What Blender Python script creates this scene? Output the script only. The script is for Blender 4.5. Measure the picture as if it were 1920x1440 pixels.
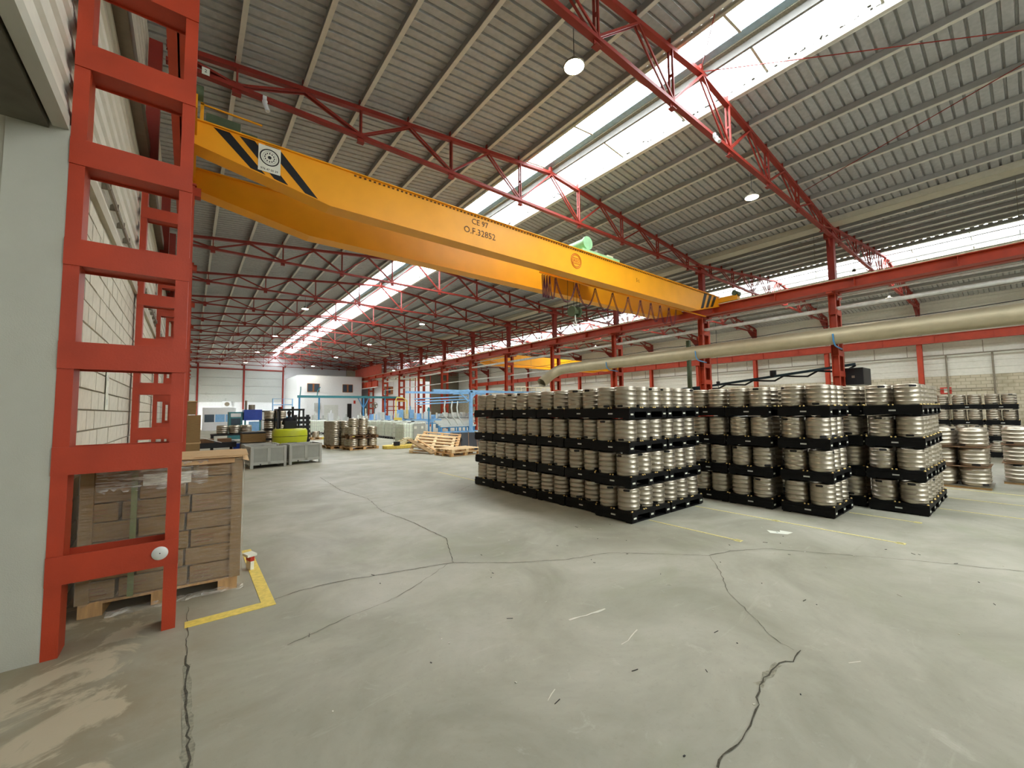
import bpy, math, random
from mathutils import Vector, Matrix
random.seed(7)
PI = math.pi
sc = bpy.context.scene
COL = sc.collection
for o in list(bpy.data.objects): bpy.data.objects.remove(o)

# ------------------------------------------------------------------ camera
cam = bpy.data.cameras.new('camera'); co = bpy.data.objects.new('camera', cam); COL.objects.link(co)
yaw, pit, rol = [math.radians(a) for a in (38.2598, 3.652, 0.66994)]
fw = Vector((math.sin(yaw)*math.cos(pit), math.cos(yaw)*math.cos(pit), math.sin(pit)))
rt = Vector((math.cos(yaw), -math.sin(yaw), 0)); dn = -rt.cross(fw)
r2 = math.cos(rol)*rt + math.sin(rol)*dn; d2 = -math.sin(rol)*rt + math.cos(rol)*dn
co.matrix_world = Matrix(((r2.x, -d2.x, -fw.x, 0), (r2.y, -d2.y, -fw.y, 0), (r2.z, -d2.z, -fw.z, 2.0), (0, 0, 0, 1)))
cam.sensor_fit = 'HORIZONTAL'; cam.sensor_width = 36.0; cam.lens = 36.0*768.07/1920
cam.clip_start = .05; cam.clip_end = 400
sc.camera = co
# ------------------------------------------------------------------ sky, exposure
W = bpy.data.worlds.new('overcast_sky'); sc.world = W; W.use_nodes = True
bg = W.node_tree.nodes['Background']; bg.inputs[0].default_value = (.90, .96, 1.0, 1); bg.inputs[1].default_value = 11.0
sc.view_settings.view_transform = 'Standard'; sc.view_settings.look = 'None'
sc.view_settings.exposure = 0.86; sc.view_settings.gamma = 1.0; sc.view_settings.use_curve_mapping = False
sc.cycles.max_bounces = 8; sc.cycles.diffuse_bounces = 5; sc.cycles.glossy_bounces = 4
sc.cycles.transparent_max_bounces = 12; sc.cycles.sample_clamp_indirect = 6.0
sc.cycles.caustics_reflective = False; sc.cycles.caustics_refractive = False
sc.cycles.use_denoising = True
def portal(name, loc, sx, sy, rot):                      # daylight guides exactly at the roof lights and the added clerestory and gate openings
    l = bpy.data.lights.new(name, 'AREA'); l.shape = 'RECTANGLE'; l.size = sx; l.size_y = sy
    l.cycles.is_portal = True
    o = bpy.data.objects.new(name, l); COL.objects.link(o); o.location = loc; o.rotation_euler = rot
Y0, Y1 = -14.0, 76.3                                      # hall ends
R1, R2 = 10.72, 33.4                                      # ridges
SK = [(9.6, 10.57), (11.0, 12.36), (32.1, 33.25), (33.5, 35.8)]
for a, b in SK:
    portal('skylight_portal', ((a+b)/2, (Y0+71)/2, 11.55), b-a, 71-Y0, (0, 0, 0))
portal('added_clerestory_portal', (9, Y0-.2, 7.3), 16, 1.6, (-PI/2, 0, 0))  # unseen window band, added to light the hall from behind the camera
portal('added_gate_portal', (-1.5, 69.5, 2.25), 7, 4.5, (PI/2, 0, PI/2))  # unseen gate opening, added to brighten the far end

# ------------------------------------------------------------------ materials
def srgb(c):
    if isinstance(c, str): c = [int(c[i:i+2], 16)/255 for i in (0, 2, 4)]
    return tuple(x/12.92 if x <= .04045 else ((x+.055)/1.055)**2.4 for x in c)+(1,)
MATS = {}
def mat(name, col, rough=.6, metal=0, var=.12, scale=6, bump=0, bscale=60, spec=.4, dirt=None, dscale=3, stretch=None):
    m = bpy.data.materials.new(name); m.use_nodes = True; MATS[name] = m
    nt = m.node_tree; N = nt.nodes; L = nt.links; p = N['Principled BSDF']
    p.inputs['Roughness'].default_value = rough; p.inputs['Metallic'].default_value = metal
    p.inputs['Specular IOR Level'].default_value = spec
    tc = N.new('ShaderNodeTexCoord'); src = tc.outputs['Object']
    if stretch:
        mp = N.new('ShaderNodeMapping'); mp.inputs['Scale'].default_value = stretch; L.new(src, mp.inputs[0]); src = mp.outputs[0]
    n = N.new('ShaderNodeTexNoise'); n.inputs['Scale'].default_value = scale; n.inputs['Detail'].default_value = 5; L.new(src, n.inputs['Vector'])
    r = N.new('ShaderNodeValToRGB'); c = srgb(col)
    r.color_ramp.elements[0].position = .3; r.color_ramp.elements[1].position = .7
    r.color_ramp.elements[0].color = tuple(max(0, x*(1-var)) for x in c[:3])+(1,)
    r.color_ramp.elements[1].color = tuple(min(1, x*(1+var)) for x in c[:3])+(1,)
    L.new(n.outputs[0], r.inputs[0]); out = r.outputs[0]
    if dirt:
        n2 = N.new('ShaderNodeTexNoise'); n2.inputs['Scale'].default_value = dscale; n2.inputs['Detail'].default_value = 8; n2.inputs['Roughness'].default_value = .7; L.new(tc.outputs['Object'], n2.inputs['Vector'])
        r2_ = N.new('ShaderNodeValToRGB'); r2_.color_ramp.elements[0].position = dirt[1]; r2_.color_ramp.elements[1].position = min(1, dirt[1]+.14); L.new(n2.outputs[0], r2_.inputs[0])
        mx = N.new('ShaderNodeMixRGB'); mx.inputs[2].default_value = srgb(dirt[0]); L.new(r2_.outputs[0], mx.inputs[0]); L.new(out, mx.inputs[1]); out = mx.outputs[0]
    L.new(out, p.inputs['Base Color'])
    if bump:
        nb = N.new('ShaderNodeTexNoise'); nb.inputs['Scale'].default_value = bscale; L.new(tc.outputs['Object'], nb.inputs['Vector'])
        b = N.new('ShaderNodeBump'); b.inputs['Strength'].default_value = bump; b.inputs['Distance'].default_value = .01; L.new(nb.outputs[0], b.inputs['Height']); L.new(b.outputs[0], p.inputs['Normal'])
    return m
def emis(name, col, s):
    m = bpy.data.materials.new(name); m.use_nodes = True; MATS[name] = m
    p = m.node_tree.nodes['Principled BSDF']; p.inputs['Base Color'].default_value = (1, 1, 1, 1)
    p.inputs['Emission Color'].default_value = srgb(col); p.inputs['Emission Strength'].default_value = s
    return m
M = MATS
mat('red', 'AC3A1C', .5, var=.14, scale=2.5, bump=.1, dirt=('5E2418', .68), dscale=7)
mat('red_shaded', '8A2A1E', .5, var=.1, scale=2)  # same red paint, darkened to carry the shade up at the trusses
mat('yellow', 'F0A414', .45, var=.05, scale=1.5, dirt=('B97F1A', .72), dscale=2)
mat('black', '0C0C0E', .5, var=.2)
mat('pallet_black', '070708', .55, var=.3, spec=.22)
mat('steel', 'B6AD9C', .40, metal=.92, var=.07, scale=5, dirt=('948872', .58), dscale=9, stretch=(1, 1, 4))
mat('steel_dark', '8F8675', .45, metal=.8, var=.1)
mat('gold', 'E2C27E', .3, metal=.6)
mat('roof', 'ACACAA', .6, var=.10, scale=9, bump=.3, bscale=30, dirt=('8E8E8A', .62), dscale=2)
mat('bluegrey', '9AB4C0', .4)
mat('roof2', '83807A', .6, var=.14, scale=9)
mat('purlin', '8C8A84', .55, var=.06)
mat('flange', 'D2CEC2', .5, var=.05)  # lighter copy of the purlin grey, paints the light on its underside
mat('strap', '7C8654', .6)
mat('silver', 'E8E8E0', .3, metal=.4)
mat('gutter', 'B2AC98', .55, var=.06)
mat('clad', 'D6D2C4', .6, var=.04, dirt=('BDB7A4', .62), dscale=1.2)
mat('block', 'D2CCBB', .85, var=.07, scale=14, bump=.4, bscale=80)
mat('mortar', 'A59E8C', .9)
mat('concrete', 'B3B1A2', .75, var=.04, scale=2, bump=.15, bscale=120, dirt=('A8A493', .7))
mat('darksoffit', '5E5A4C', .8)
mat('white', 'E4E6E8', .7, var=.03)
mat('panelgrey', 'B8BBB8', .6, var=.04, dirt=('989A96', .6), dscale=.6)
mat('glassdark', '3A4A58', .15, spec=.7)
mat('brownframe', '8A5A34', .6)
mat('duct', 'BDB294', .52, metal=.5, var=.06, scale=3, bump=.05)
mat('pipe', 'D4D4CC', .45)
mat('blue', '4A8CC0', .5, var=.1)
mat('lightblue', '86B6E2', .5, var=.1)
mat('deepblue', '1E3E9A', .4)
mat('teal', '3E8088', .5)
mat('cyan', '4FA0C8', .4)
mat('green', '8FB98A', .5)
mat('darkgreen', '4D5A3E', .6)
mat('card', '8C7048', .85, var=.10, scale=6, stretch=(1, 1, 6), bump=.1)
mat('cardlight', 'C4A377', .85, var=.06)
mat('wood', 'C29A68', .8, var=.18, scale=4, stretch=(6, 1, 1))
mat('woodpale', 'D8BC90', .8, var=.15, scale=4)
mat('wooddark', '7A5C40', .85, var=.2)
mat('bingrey', 'A8A9A0', .55, var=.05)
mat('binpanel', '96988F', .6, var=.05)
mat('lime', 'B7BE2A', .4, var=.04)
mat('tape', 'E2C860', .6, var=.15, scale=20, dirt=('C8B268', .62), dscale=12)
mat('paleline', 'DCD08A', .7, var=.15, scale=30)
mat('cream', 'D9CFAE', .6)
mat('plasticwhite', 'D5D8D2', .45, var=.05)
mat('tank', 'E4ECDC', .35, var=.08)
mat('label', 'E2E2D2', .6, var=.05)
mat('ink', '1A1714', .6)
mat('brownink', '54340E', .6)
mat('redink', 'B02A18', .6)
mat('signred', 'C43A2A', .5)
mat('rubber', '18181A', .8)
mat('crack', '4A463A', 1, var=.4, scale=60)
mat('crackpale', '8C8876', 1, var=.3, scale=40)
mat('debris', 'D6D2C2', .9)
mat('cable', '5A2030', .5)
mat('workwear', '22242A', .85)
mat('skin', 'B58468', .6)
mat('bluepipe', '1F3844', .5)
mat('extinguisher', 'B22218', .4)
emis('lampglow', 'FFF4D8', 130)
def film(name, col, alpha, rough=.2):
    m = bpy.data.materials.new(name); m.use_nodes = True; MATS[name] = m; nt = m.node_tree
    p = nt.nodes['Principled BSDF']; p.inputs['Base Color'].default_value = srgb(col); p.inputs['Roughness'].default_value = rough
    t = nt.nodes.new('ShaderNodeBsdfTransparent'); x = nt.nodes.new('ShaderNodeMixShader')
    n = nt.nodes.new('ShaderNodeTexNoise'); n.inputs['Scale'].default_value = 9; n.inputs['Detail'].default_value = 6
    tc = nt.nodes.new('ShaderNodeTexCoord'); mp = nt.nodes.new('ShaderNodeMapping'); mp.inputs['Scale'].default_value = (.6, .6, 8)
    nt.links.new(tc.outputs['Object'], mp.inputs[0]); nt.links.new(mp.outputs[0], n.inputs['Vector'])
    r = nt.nodes.new('ShaderNodeMapRange'); r.inputs[1].default_value = .35; r.inputs[2].default_value = .75; r.inputs[3].default_value = alpha*.2; r.inputs[4].default_value = alpha*2
    nt.links.new(n.outputs[0], r.inputs[0]); nt.links.new(r.outputs[0], x.inputs[0])
    nt.links.new(t.outputs[0], x.inputs[1]); nt.links.new(p.outputs[0], x.inputs[2])
    nt.links.new(x.outputs[0], nt.nodes['Material Output'].inputs[0]); return m
film('wrap', 'E8E2D2', .16)
film('wrapthick', 'EEE8DA', .34)
# translucent skylight sheet: mostly lets the sky through, whitish
m = bpy.data.materials.new('skysheet'); m.use_nodes = True; MATS['skysheet'] = m; nt = m.node_tree
t = nt.nodes.new('ShaderNodeBsdfTransparent'); t.inputs[0].default_value = (.86, .86, .86, 1)
d = nt.nodes.new('ShaderNodeBsdfTranslucent'); d.inputs[0].default_value = (.9, .93, .95, 1)
x = nt.nodes.new('ShaderNodeMixShader'); x.inputs[0].default_value = .25
nt.links.new(t.outputs[0], x.inputs[1]); nt.links.new(d.outputs[0], x.inputs[2]); nt.links.new(x.outputs[0], nt.nodes['Material Output'].inputs[0])
# floor: worn grey-green concrete with swirls and pale scuffs
def floor_mat():
    m = bpy.data.materials.new('floor_concrete'); m.use_nodes = True; MATS['floor'] = m
    nt = m.node_tree; N = nt.nodes; L = nt.links; p = N['Principled BSDF']
    tc = N.new('ShaderNodeTexCoord')
    def noise(s, det, rough=.6, stretch=None, dist=0):
        src = tc.outputs['Object']
        if stretch:
            mp = N.new('ShaderNodeMapping'); mp.inputs['Rotation'].default_value = (0, 0, stretch[1]); mp.inputs['Scale'].default_value = stretch[0]; L.new(src, mp.inputs[0]); src = mp.outputs[0]
        n = N.new('ShaderNodeTexNoise'); n.inputs['Scale'].default_value = s; n.inputs['Detail'].default_value = det; n.inputs['Roughness'].default_value = rough; n.inputs['Distortion'].default_value = dist
        L.new(src, n.inputs['Vector']); return n.outputs[0]
    def ramp(f, a, b, ca, cb):
        r = N.new('ShaderNodeValToRGB'); r.color_ramp.elements[0].position = a; r.color_ramp.elements[1].position = b
        r.color_ramp.elements[0].color = ca; r.color_ramp.elements[1].color = cb; L.new(f, r.inputs[0]); return r.outputs[0]
    def mix(f, a, b, fac=1.0, typ='MIX'):
        x = N.new('ShaderNodeMixRGB'); x.blend_type = typ; x.inputs[0].default_value = fac
        if f is not None: L.new(f, x.inputs[0])
        for i, v in ((1, a), (2, b)):
            if isinstance(v, tuple): x.inputs[i].default_value = v
            else: L.new(v, x.inputs[i])
        return x.outputs[0]
    z, o = (0, 0, 0, 1), (1, 1, 1, 1)
    c = ramp(noise(.7, 8, .62, dist=.6), .35, .65, srgb('8F8C7A'), srgb('ACA897'))
    c = mix(ramp(noise(.28, 3), .5, .75, z, (.5, .5, .5, 1)), c, srgb('8C8C78'))
    c = mix(ramp(noise(2.2, 8, .7, ((.35, 2.2, 1), .5), 1.2), .6, .85, z, (.55, .55, .55, 1)), c, srgb('C2BFB0'))
    c = mix(ramp(noise(1.4, 6, .7, ((.25, 3, 1), -.35), .8), .64, .82, z, (.5, .5, .5, 1)), c, srgb('75725F'))
    c = mix(ramp(noise(.55, 6, .6, None, 1.5), .52, .72, z, (.6, .6, .6, 1)), c, srgb('8D8F74'))
    c = mix(ramp(noise(3.5, 9, .75, None, .5), .60, .80, z, (.45, .45, .45, 1)), c, srgb('D0CCBE'))
    c = mix(ramp(noise(18, 6, .8), .55, .75, z, (.35, .35, .35, 1)), c, srgb('7A7766'))
    c = mix(ramp(noise(45, 2), .72, .78, z, (.5, .5, .5, 1)), c, srgb('6E6A5A'))
    # dusty brown corner by the door
    sx = N.new('ShaderNodeSeparateXYZ'); L.new(tc.outputs['Object'], sx.inputs[0])
    a = N.new('ShaderNodeMapRange'); a.inputs[1].default_value = .9; a.inputs[2].default_value = -.6; L.new(sx.outputs[0], a.inputs[0])
    nn = noise(1.7, 7, .65); mu = N.new('ShaderNodeMath'); mu.operation = 'MULTIPLY'; L.new(a.outputs[0], mu.inputs[0]); L.new(nn, mu.inputs[1])
    c = mix(ramp(mu.outputs[0], .15, .55, z, (.9, .9, .9, 1)), c, srgb('8D8168'))
    a2 = N.new('ShaderNodeMapRange'); a2.inputs[1].default_value = .5; a2.inputs[2].default_value = -.3; L.new(sx.outputs[0], a2.inputs[0])
    m2 = N.new('ShaderNodeMath'); m2.operation = 'MULTIPLY'; L.new(a2.outputs[0], m2.inputs[0]); L.new(noise(1.3, 9, .68, None, .9), m2.inputs[1])
    c = mix(ramp(m2.outputs[0], .50, .56, z, (.8, .8, .8, 1)), c, srgb('BDB096'))
    L.new(c, p.inputs['Base Color'])
    rr = ramp(noise(1.1, 6), .3, .7, (.42, .42, .42, 1), (.62, .62, .62, 1)); L.new(rr, p.inputs['Roughness'])
    p.inputs['Specular IOR Level'].default_value = .35
    b = N.new('ShaderNodeBump'); b.inputs['Strength'].default_value = .12; b.inputs['Distance'].default_value = .004; L.new(noise(60, 4), b.inputs['Height']); L.new(b.outputs[0], p.inputs['Normal'])
floor_mat()
# far block wall of the second bay: blocks only a couple of pixels high
def brick_mat():
    m = bpy.data.materials.new('farblock'); m.use_nodes = True; MATS['farblock'] = m
    nt = m.node_tree; N = nt.nodes; L = nt.links; p = N['Principled BSDF']; p.inputs['Roughness'].default_value = .9
    tc = N.new('ShaderNodeTexCoord'); s = N.new('ShaderNodeSeparateXYZ'); c = N.new('ShaderNodeCombineXYZ')
    L.new(tc.outputs['Object'], s.inputs[0]); L.new(s.outputs[1], c.inputs[0]); L.new(s.outputs[2], c.inputs[1])
    b = N.new('ShaderNodeTexBrick'); b.inputs['Scale'].default_value = 1; b.inputs['Brick Width'].default_value = .50; b.inputs['Row Height'].default_value = .25
    b.inputs['Mortar Size'].default_value = .022; b.inputs['Color1'].default_value = srgb('C8BEA6'); b.inputs['Color2'].default_value = srgb('B8AC92'); b.inputs['Mortar'].default_value = srgb('A0977F')
    L.new(c.outputs[0], b.inputs['Vector'])
    n = N.new('ShaderNodeTexNoise'); n.inputs['Scale'].default_value = .5; n.inputs['Detail'].default_value = 6; L.new(tc.outputs['Object'], n.inputs['Vector'])
    r = N.new('ShaderNodeValToRGB'); r.color_ramp.elements[0].position = .55; r.color_ramp.elements[1].position = .7; L.new(n.outputs[0], r.inputs[0])
    x = N.new('ShaderNodeMixRGB'); x.inputs[2].default_value = srgb('8E8468'); L.new(r.outputs[0], x.inputs[0]); L.new(b.outputs[0], x.inputs[1]); L.new(x.outputs[0], p.inputs['Base Color'])
brick_mat()

# ------------------------------------------------------------------ mesh builder
class MB:
    def __init__(s): s.v = []; s.f = []; s.m = []; s.smooth = []
    def add(s, vs, fs, mi=0, sm=False):
        b = len(s.v); s.v += [tuple(v) for v in vs]; s.f += [[b+i for i in f] for f in fs]; s.m += [mi]*len(fs); s.smooth += [sm]*len(fs); return s
    def box(s, x0, x1, y0, y1, z0, z1, mi=0):
        return s.add([(x0, y0, z0), (x1, y0, z0), (x1, y1, z0), (x0, y1, z0), (x0, y0, z1), (x1, y0, z1), (x1, y1, z1), (x0, y1, z1)],
                     [(0, 3, 2, 1), (4, 5, 6, 7), (0, 1, 5, 4), (1, 2, 6, 5), (2, 3, 7, 6), (3, 0, 4, 7)], mi)
    def bar(s, a, b, w, h, mi=0, up=(0, 0, 1)):            # rectangular bar from a to b
        a, b = Vector(a), Vector(b); d = (b-a).normalized(); u = Vector(up)
        if abs(d.dot(u)) > .98: u = Vector((0, 1, 0))
        r = d.cross(u).normalized(); u = r.cross(d); vs = []
        for p in (a, b):
            for i, j in ((-1, -1), (1, -1), (1, 1), (-1, 1)): vs.append(p+r*(i*w/2)+u*(j*h/2))
        return s.add(vs, [(0, 1, 2, 3), (7, 6, 5, 4), (0, 4, 5, 1), (1, 5, 6, 2), (2, 6, 7, 3), (3, 7, 4, 0)], mi)
    def tube(s, pts, r, n=8, mi=0, cap=True, closed=False):
        pts = [Vector(p) for p in pts]; vs = []; k = len(pts); prev = None
        for i, p in enumerate(pts):
            if closed: d = pts[(i+1) % k]-pts[i-1]
            else: d = pts[min(i+1, k-1)]-pts[max(i-1, 0)]
            d.normalize()
            if prev is None: u = Vector((0, 0, 1)) if abs(d.z) < .9 else Vector((1, 0, 0))
            else: u = prev
            x = d.cross(u).normalized(); u = x.cross(d).normalized(); prev = u
            rr = r[i] if isinstance(r, (list, tuple)) else r
            for j in range(n): a = 2*PI*j/n; vs.append(p+x*(rr*math.cos(a))+u*(rr*math.sin(a)))
        fs = []
        for i in range(k if closed else k-1):
            for j in range(n): q = (i+1) % k; fs.append((i*n+j, i*n+(j+1) % n, q*n+(j+1) % n, q*n+j))
        s.add(vs, fs, mi, True)
        if cap and not closed: s.add(vs[:n], [tuple(reversed(range(n)))], mi); s.add(vs[-n:], [tuple(range(n))], mi)
        return s
    def lathe(s, prof, n=24, c=(0, 0, 0), mi=0):           # prof: (r, z) bottom to top
        vs = []; fs = []
        for r, z in prof:
            for j in range(n): a = 2*PI*j/n; vs.append((c[0]+r*math.cos(a), c[1]+r*math.sin(a), c[2]+z))
        for i in range(len(prof)-1):
            for j in range(n): fs.append((i*n+j, i*n+(j+1) % n, (i+1)*n+(j+1) % n, (i+1)*n+j))
        s.add(vs, fs, mi, True)
        return s
    def prism(s, poly, axis, a, b, mi=0):                  # poly in the two other axes, extruded along axis
        def P(u, v, w): return {'x': (w, u, v), 'y': (u, w, v), 'z': (u, v, w)}[axis]
        n = len(poly); vs = [P(u, v, a) for u, v in poly]+[P(u, v, b) for u, v in poly]
        fs = [tuple(range(n)), tuple(reversed(range(n, 2*n)))]+[(i, i+n, (i+1) % n+n, (i+1) % n) for i in range(n)]
        return s.add(vs, fs, mi)
    def mesh(s, name, mats):
        me = bpy.data.meshes.new(name); me.from_pydata(s.v, [], s.f)
        for mm in (mats if isinstance(mats, (list, tuple)) else [mats]): me.materials.append(MATS[mm])
        me.polygons.foreach_set('material_index', s.m); me.polygons.foreach_set('use_smooth', s.smooth)
        me.update(); return me
    def build(s, name, mats, parent=None, loc=(0, 0, 0), rz=0):
        return ob(name, s.mesh(name, mats), parent, loc, rz)
def ob(name, me, parent=None, loc=(0, 0, 0), rz=0):
    o = bpy.data.objects.new(name, me); COL.objects.link(o); o.location = loc; o.rotation_euler = (0, 0, rz)
    if parent: o.parent = parent
    return o
def tag(o, label, cat, group=None, kind=None):
    if label: o['label'] = label
    if cat: o['category'] = cat
    if group: o['group'] = group
    if kind: o['kind'] = kind
    return o
def thing(name, label, cat, loc=(0, 0, 0), rz=0, group=None):
    return tag(ob(name, None, None, loc, rz), label, cat, group)
def struct(name, mb, mats, label=None, loc=(0, 0, 0)):
    o = mb.build(name, mats, None, loc); o['kind'] = 'structure'
    if label: o['label'] = label; o['category'] = name.split('_')[0]
    return o
KIDS = {}
def kids(o):
    return [c for c in bpy.data.objects if c.parent == o]
TREE = {}
def snapshot(root):                                        # remember a thing's tree once, so that copying is quick
    TREE[root.name] = [(c, [g for g in kids(c)]) for c in kids(root)]; return root
def dup(root, loc, rz=0, label=None, group=None, scale=None):
    r = root.copy(); COL.objects.link(r); r.location = loc; r.rotation_euler = (0, 0, rz)
    if label: r['label'] = label
    if group: r['group'] = group
    if scale: r.scale = scale
    for c0, gs in TREE[root.name]:
        c = c0.copy(); COL.objects.link(c); c.parent = r
        for g0 in gs: g = g0.copy(); COL.objects.link(g); g.parent = c
    return r
ORD = ['nearest', 'second', 'third', 'fourth', 'fifth', 'sixth', 'seventh', 'eighth', 'ninth', 'tenth', 'eleventh', 'twelfth', 'thirteenth', 'fourteenth']
def bevel(o, w=.01, seg=2):
    b = o.modifiers.new('bevel', 'BEVEL'); b.width = w; b.segments = seg; b.limit_method = 'ANGLE'; return o

# ================================================================== THE HALL
def zc(X):                                                 # top-chord height
    return 11.12-.107*abs(X-R1) if X < 22.08 else 11.12-.107*abs(X-R2)
def zr(X): return zc(X)+.30                                # roof sheet
fl = MB().box(-1.6, 46.2, Y0-26, Y1+.4, -.3, 0)
floor = struct('floor', fl, 'floor', 'grey worn concrete warehouse floor')
struct('ground', MB().box(-30, -1.6, Y0-26, Y1+10, -.35, -.02), 'concrete', 'pale concrete yard outside the gateway')
# roof: corrugated sheets, ribs run down the slope
def sheets(x0, x1, ya, yb, mb, mi=0):
    p = .25; n = int((yb-ya)/p)+(2 if yb == Y1 else 0)
    za, zb = zr(x0), zr(x1)
    prof = []
    for i in range(n):
        y = ya+i*p
        prof += [(y, 0), (y+.18, 0), (y+.19, .065), (y+.228, .065)]
    prof.append((ya+n*p, 0))
    vs = []; fs = []
    for y, h in prof: vs += [(x0, y, za+h), (x1, y, zb+h)]
    for i in range(len(prof)-1): fs.append((2*i, 2*i+1, 2*i+3, 2*i+2))
    mb.add(vs, fs, mi)
rf = MB()
for a, b in ((-1.4, 9.6), (12.36, 22.08), (22.081, 31.87), (32.02, 32.1), (35.8, 45.9)): sheets(a, b, Y0, Y1, rf)
for a, b in SK: sheets(a, b, 71, Y1, rf)
ceiling = struct('ceiling', rf, 'roof', 'grey corrugated metal roof with two glazed ridges')
# skylight sheets and ridge strips
for i, (a, b) in enumerate(SK):
    mb = MB(); sheets(a, b, Y0, 71, mb)
    w = struct('window_%d' % (i+1), mb, 'skysheet')
    w['label'] = ['bright rooflight strip on the left side of the main ridge', 'bright rooflight strip on the right side of the main ridge',
                  'bright rooflight strip left of the second bay ridge', 'bright rooflight strip right of the second bay ridge'][i]; w['category'] = 'skylight'
    g = MB(); y = Y0+1.2
    while y < 70: g.box(a, b, y-.03, y+.03, 0, .02); y += 2.4
    g.v = [(vx, vy, zr(vx)-.035+vz) for vx, vy, vz in g.v]
    g.build('glazing_bar', 'gutter', w)
MB().box(10.56, 10.80, Y0, 71.2, 11.40, 11.43).build('ridge_strip', 'bluegrey', ceiling)
mb = MB().box(10.80, 10.93, Y0, 71.2, 11.38, 11.42); MB().box(10.80, 10.93, Y0, 71.2, 11.36, 11.42).build('ridge_foam', 'crackpale', ceiling)
MB().box(10.93, 11.01, Y0, 71.2, 11.16, 11.40).box(33.3, 33.5, Y0, 71.2, 11.2, 11.45).build('ridge_beam', 'purlin', ceiling)
MB().box(12.30, 12.42, Y0, 71.2, 11.17, 11.2).build('edge_strip', 'wooddark', ceiling)
MB().box(12.45, 12.51, Y0, 71.2, 11.12, 11.16).build('drip_gutter', 'silver', ceiling)
MB().box(34.15, 34.27, Y0, 71.2, 10.95, 11.2).build('rooflight_beam', 'purlin', ceiling)
lf = MB(); rnd = random.Random(9)
for i in range(900):
    x_ = 12.34-abs(rnd.gauss(0, .07)); y_ = rnd.uniform(-4, 40); q_ = rnd.uniform(.012, .035)
    lf.box(x_-q_, x_+q_, y_-q_*rnd.uniform(.5, 2), y_+q_, zr(x_)-.02, zr(x_))
o = lf.build('leaf_litter', 'crack', ceiling); o['kind'] = 'stuff'
dd = MB()
for i in range(280): dd.box(31.86, 32.01, Y0+i*.32, Y0+i*.32+.17, 11.22, 11.28)
o = dd.build('closure_strip', 'purlin', ceiling); o['kind'] = 'stuff'
mb = MB()
for X in (9.6, 35.85): mb.box(X-.05, X+.05, Y0, 71, zr(X)-.07, zr(X)+.02)
o = mb.build('edge_flashing', 'gutter', ceiling)
NODES = [1.42*i+1.55 for i in range(7)]
def nodesX(R): return sorted([R]+[R+s*n for n in NODES for s in (-1, 1)])
pm = MB().box(-.035, .035, Y0, Y1, .02, .20).box(-.045, .055, Y0, Y1, 0, .02, 1).mesh('purlin', ['purlin', 'flange'])
for R in (R1, R2):
    for X in nodesX(R):
        if abs(X-R) < .1:
            continue
        ob('purlin', pm, ceiling, (X, 0, zc(X)+.07))
mb = MB().box(21.78, 22.42, Y0, Y1, 9.98, 10.0).box(21.76, 21.79, Y0, Y1, 9.98, 10.22).box(22.41, 22.44, Y0, Y1, 9.98, 10.22)
mb.build('valley_gutter', 'gutter', ceiling)
# slim bracing rods in the roof plane
br = MB()
def rod(p, q): br.bar((p[0], p[1], zc(p[0])+.05), (q[0], q[1], zc(q[0])+.05), .018, .018)
rod((R1, 5.1), (15.4, -.83)); rod((18.5, 5.1), (16.1, -.83)); rod((R1, 5.1), (9.2, 4.0))
br.build('wind_brace', 'red_shaded', ceiling)

# left wall: block below, cladding above, gateway beside the camera
WX = -.95
mb = MB().box(WX-.35, WX-.012, 5.12, Y1, 0, 4.5)
mb = MB().box(WX-.35, WX-.012, 5.12, 66, 0, 4.5).box(WX-.35, WX-.012, 73, Y1, 0, 4.5); wl = struct('wall_left', mb, 'mortar', 'cream concrete block wall with ribbed white cladding above')  # gap near the far end: gate opening added to let daylight in
clad = MB(); z = 4.62; prof = [(0, 4.55)]
while z < 10.4:
    prof += [(0, z), (.03, z+.03), (.03, z+.12), (0, z+.15)]; z += .30
prof.append((0, 10.6))
vs = []; fs = []
for dx, zz in prof: vs += [(WX+dx, Y0, zz), (WX+dx, Y1, zz)]
for i in range(len(prof)-1): fs.append((2*i, 2*i+1, 2*i+3, 2*i+2))
clad.add(vs, fs); clad.box(WX-.3, WX-.02, Y0, Y1, 4.6, 10.6); clad.build('cladding', 'clad', wl)
MB().box(WX-.02, WX+.07, 5.2, Y1, 4.42, 4.58).build('ledge_beam', 'gutter', wl)
MB().box(WX+.0, WX+.16, 5.2, Y1, 7.25, 7.55).build('wall_rail', 'steel_dark', wl)
cb = MB().tube([(WX+.07, 6.3, 4.87), (WX+.07, 60, 4.87)], .02, 6)
cb.tube([(WX+.07, 6.3, 4.93), (WX+.07, 60, 4.93)], .012, 6)
for i in range(60): cb.box(WX, WX+.09, 6.4+i*.7, 6.42+i*.7, 4.85, 4.95)
cb.build('wall_conduit', 'steel_dark', wl)
# block courses: nearest ones single parts, the rest one part
blk = MB().box(0, .03, .012, .468, .01, .23).mesh('block', 'block')
rest = MB(); far = MB(); n = 0
for c in range(18):
    z0 = .14+c*.24; zz1 = z0+.24
    for j in range(148):
        y = 5.15+j*.48-(.24 if c % 2 else 0)
        if y < 5.12 or 65.5 < y < 73: continue
        if n < 300 and 5.6 < y < 13.4 and 1.2 < z0 < 4.4:
            b = ob('block', blk, wl, (WX-.012+random.uniform(-.003, .003), y, z0)); n += 1
        else: rest.box(WX-.012, WX+.016, y+.012, y+.468, z0+.01, zz1-.01)
r = rest.build('blocks', 'block', wl); r['kind'] = 'stuff'
MB().box(WX-.012, WX+.012, 5.15, 66, 0, .13).build('plinth', 'concrete', wl)
nt = thing('wall_notice', 'small white notice with three symbols on the cream block wall', 'notice', (WX+.03, 8.1, 2.35))
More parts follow.
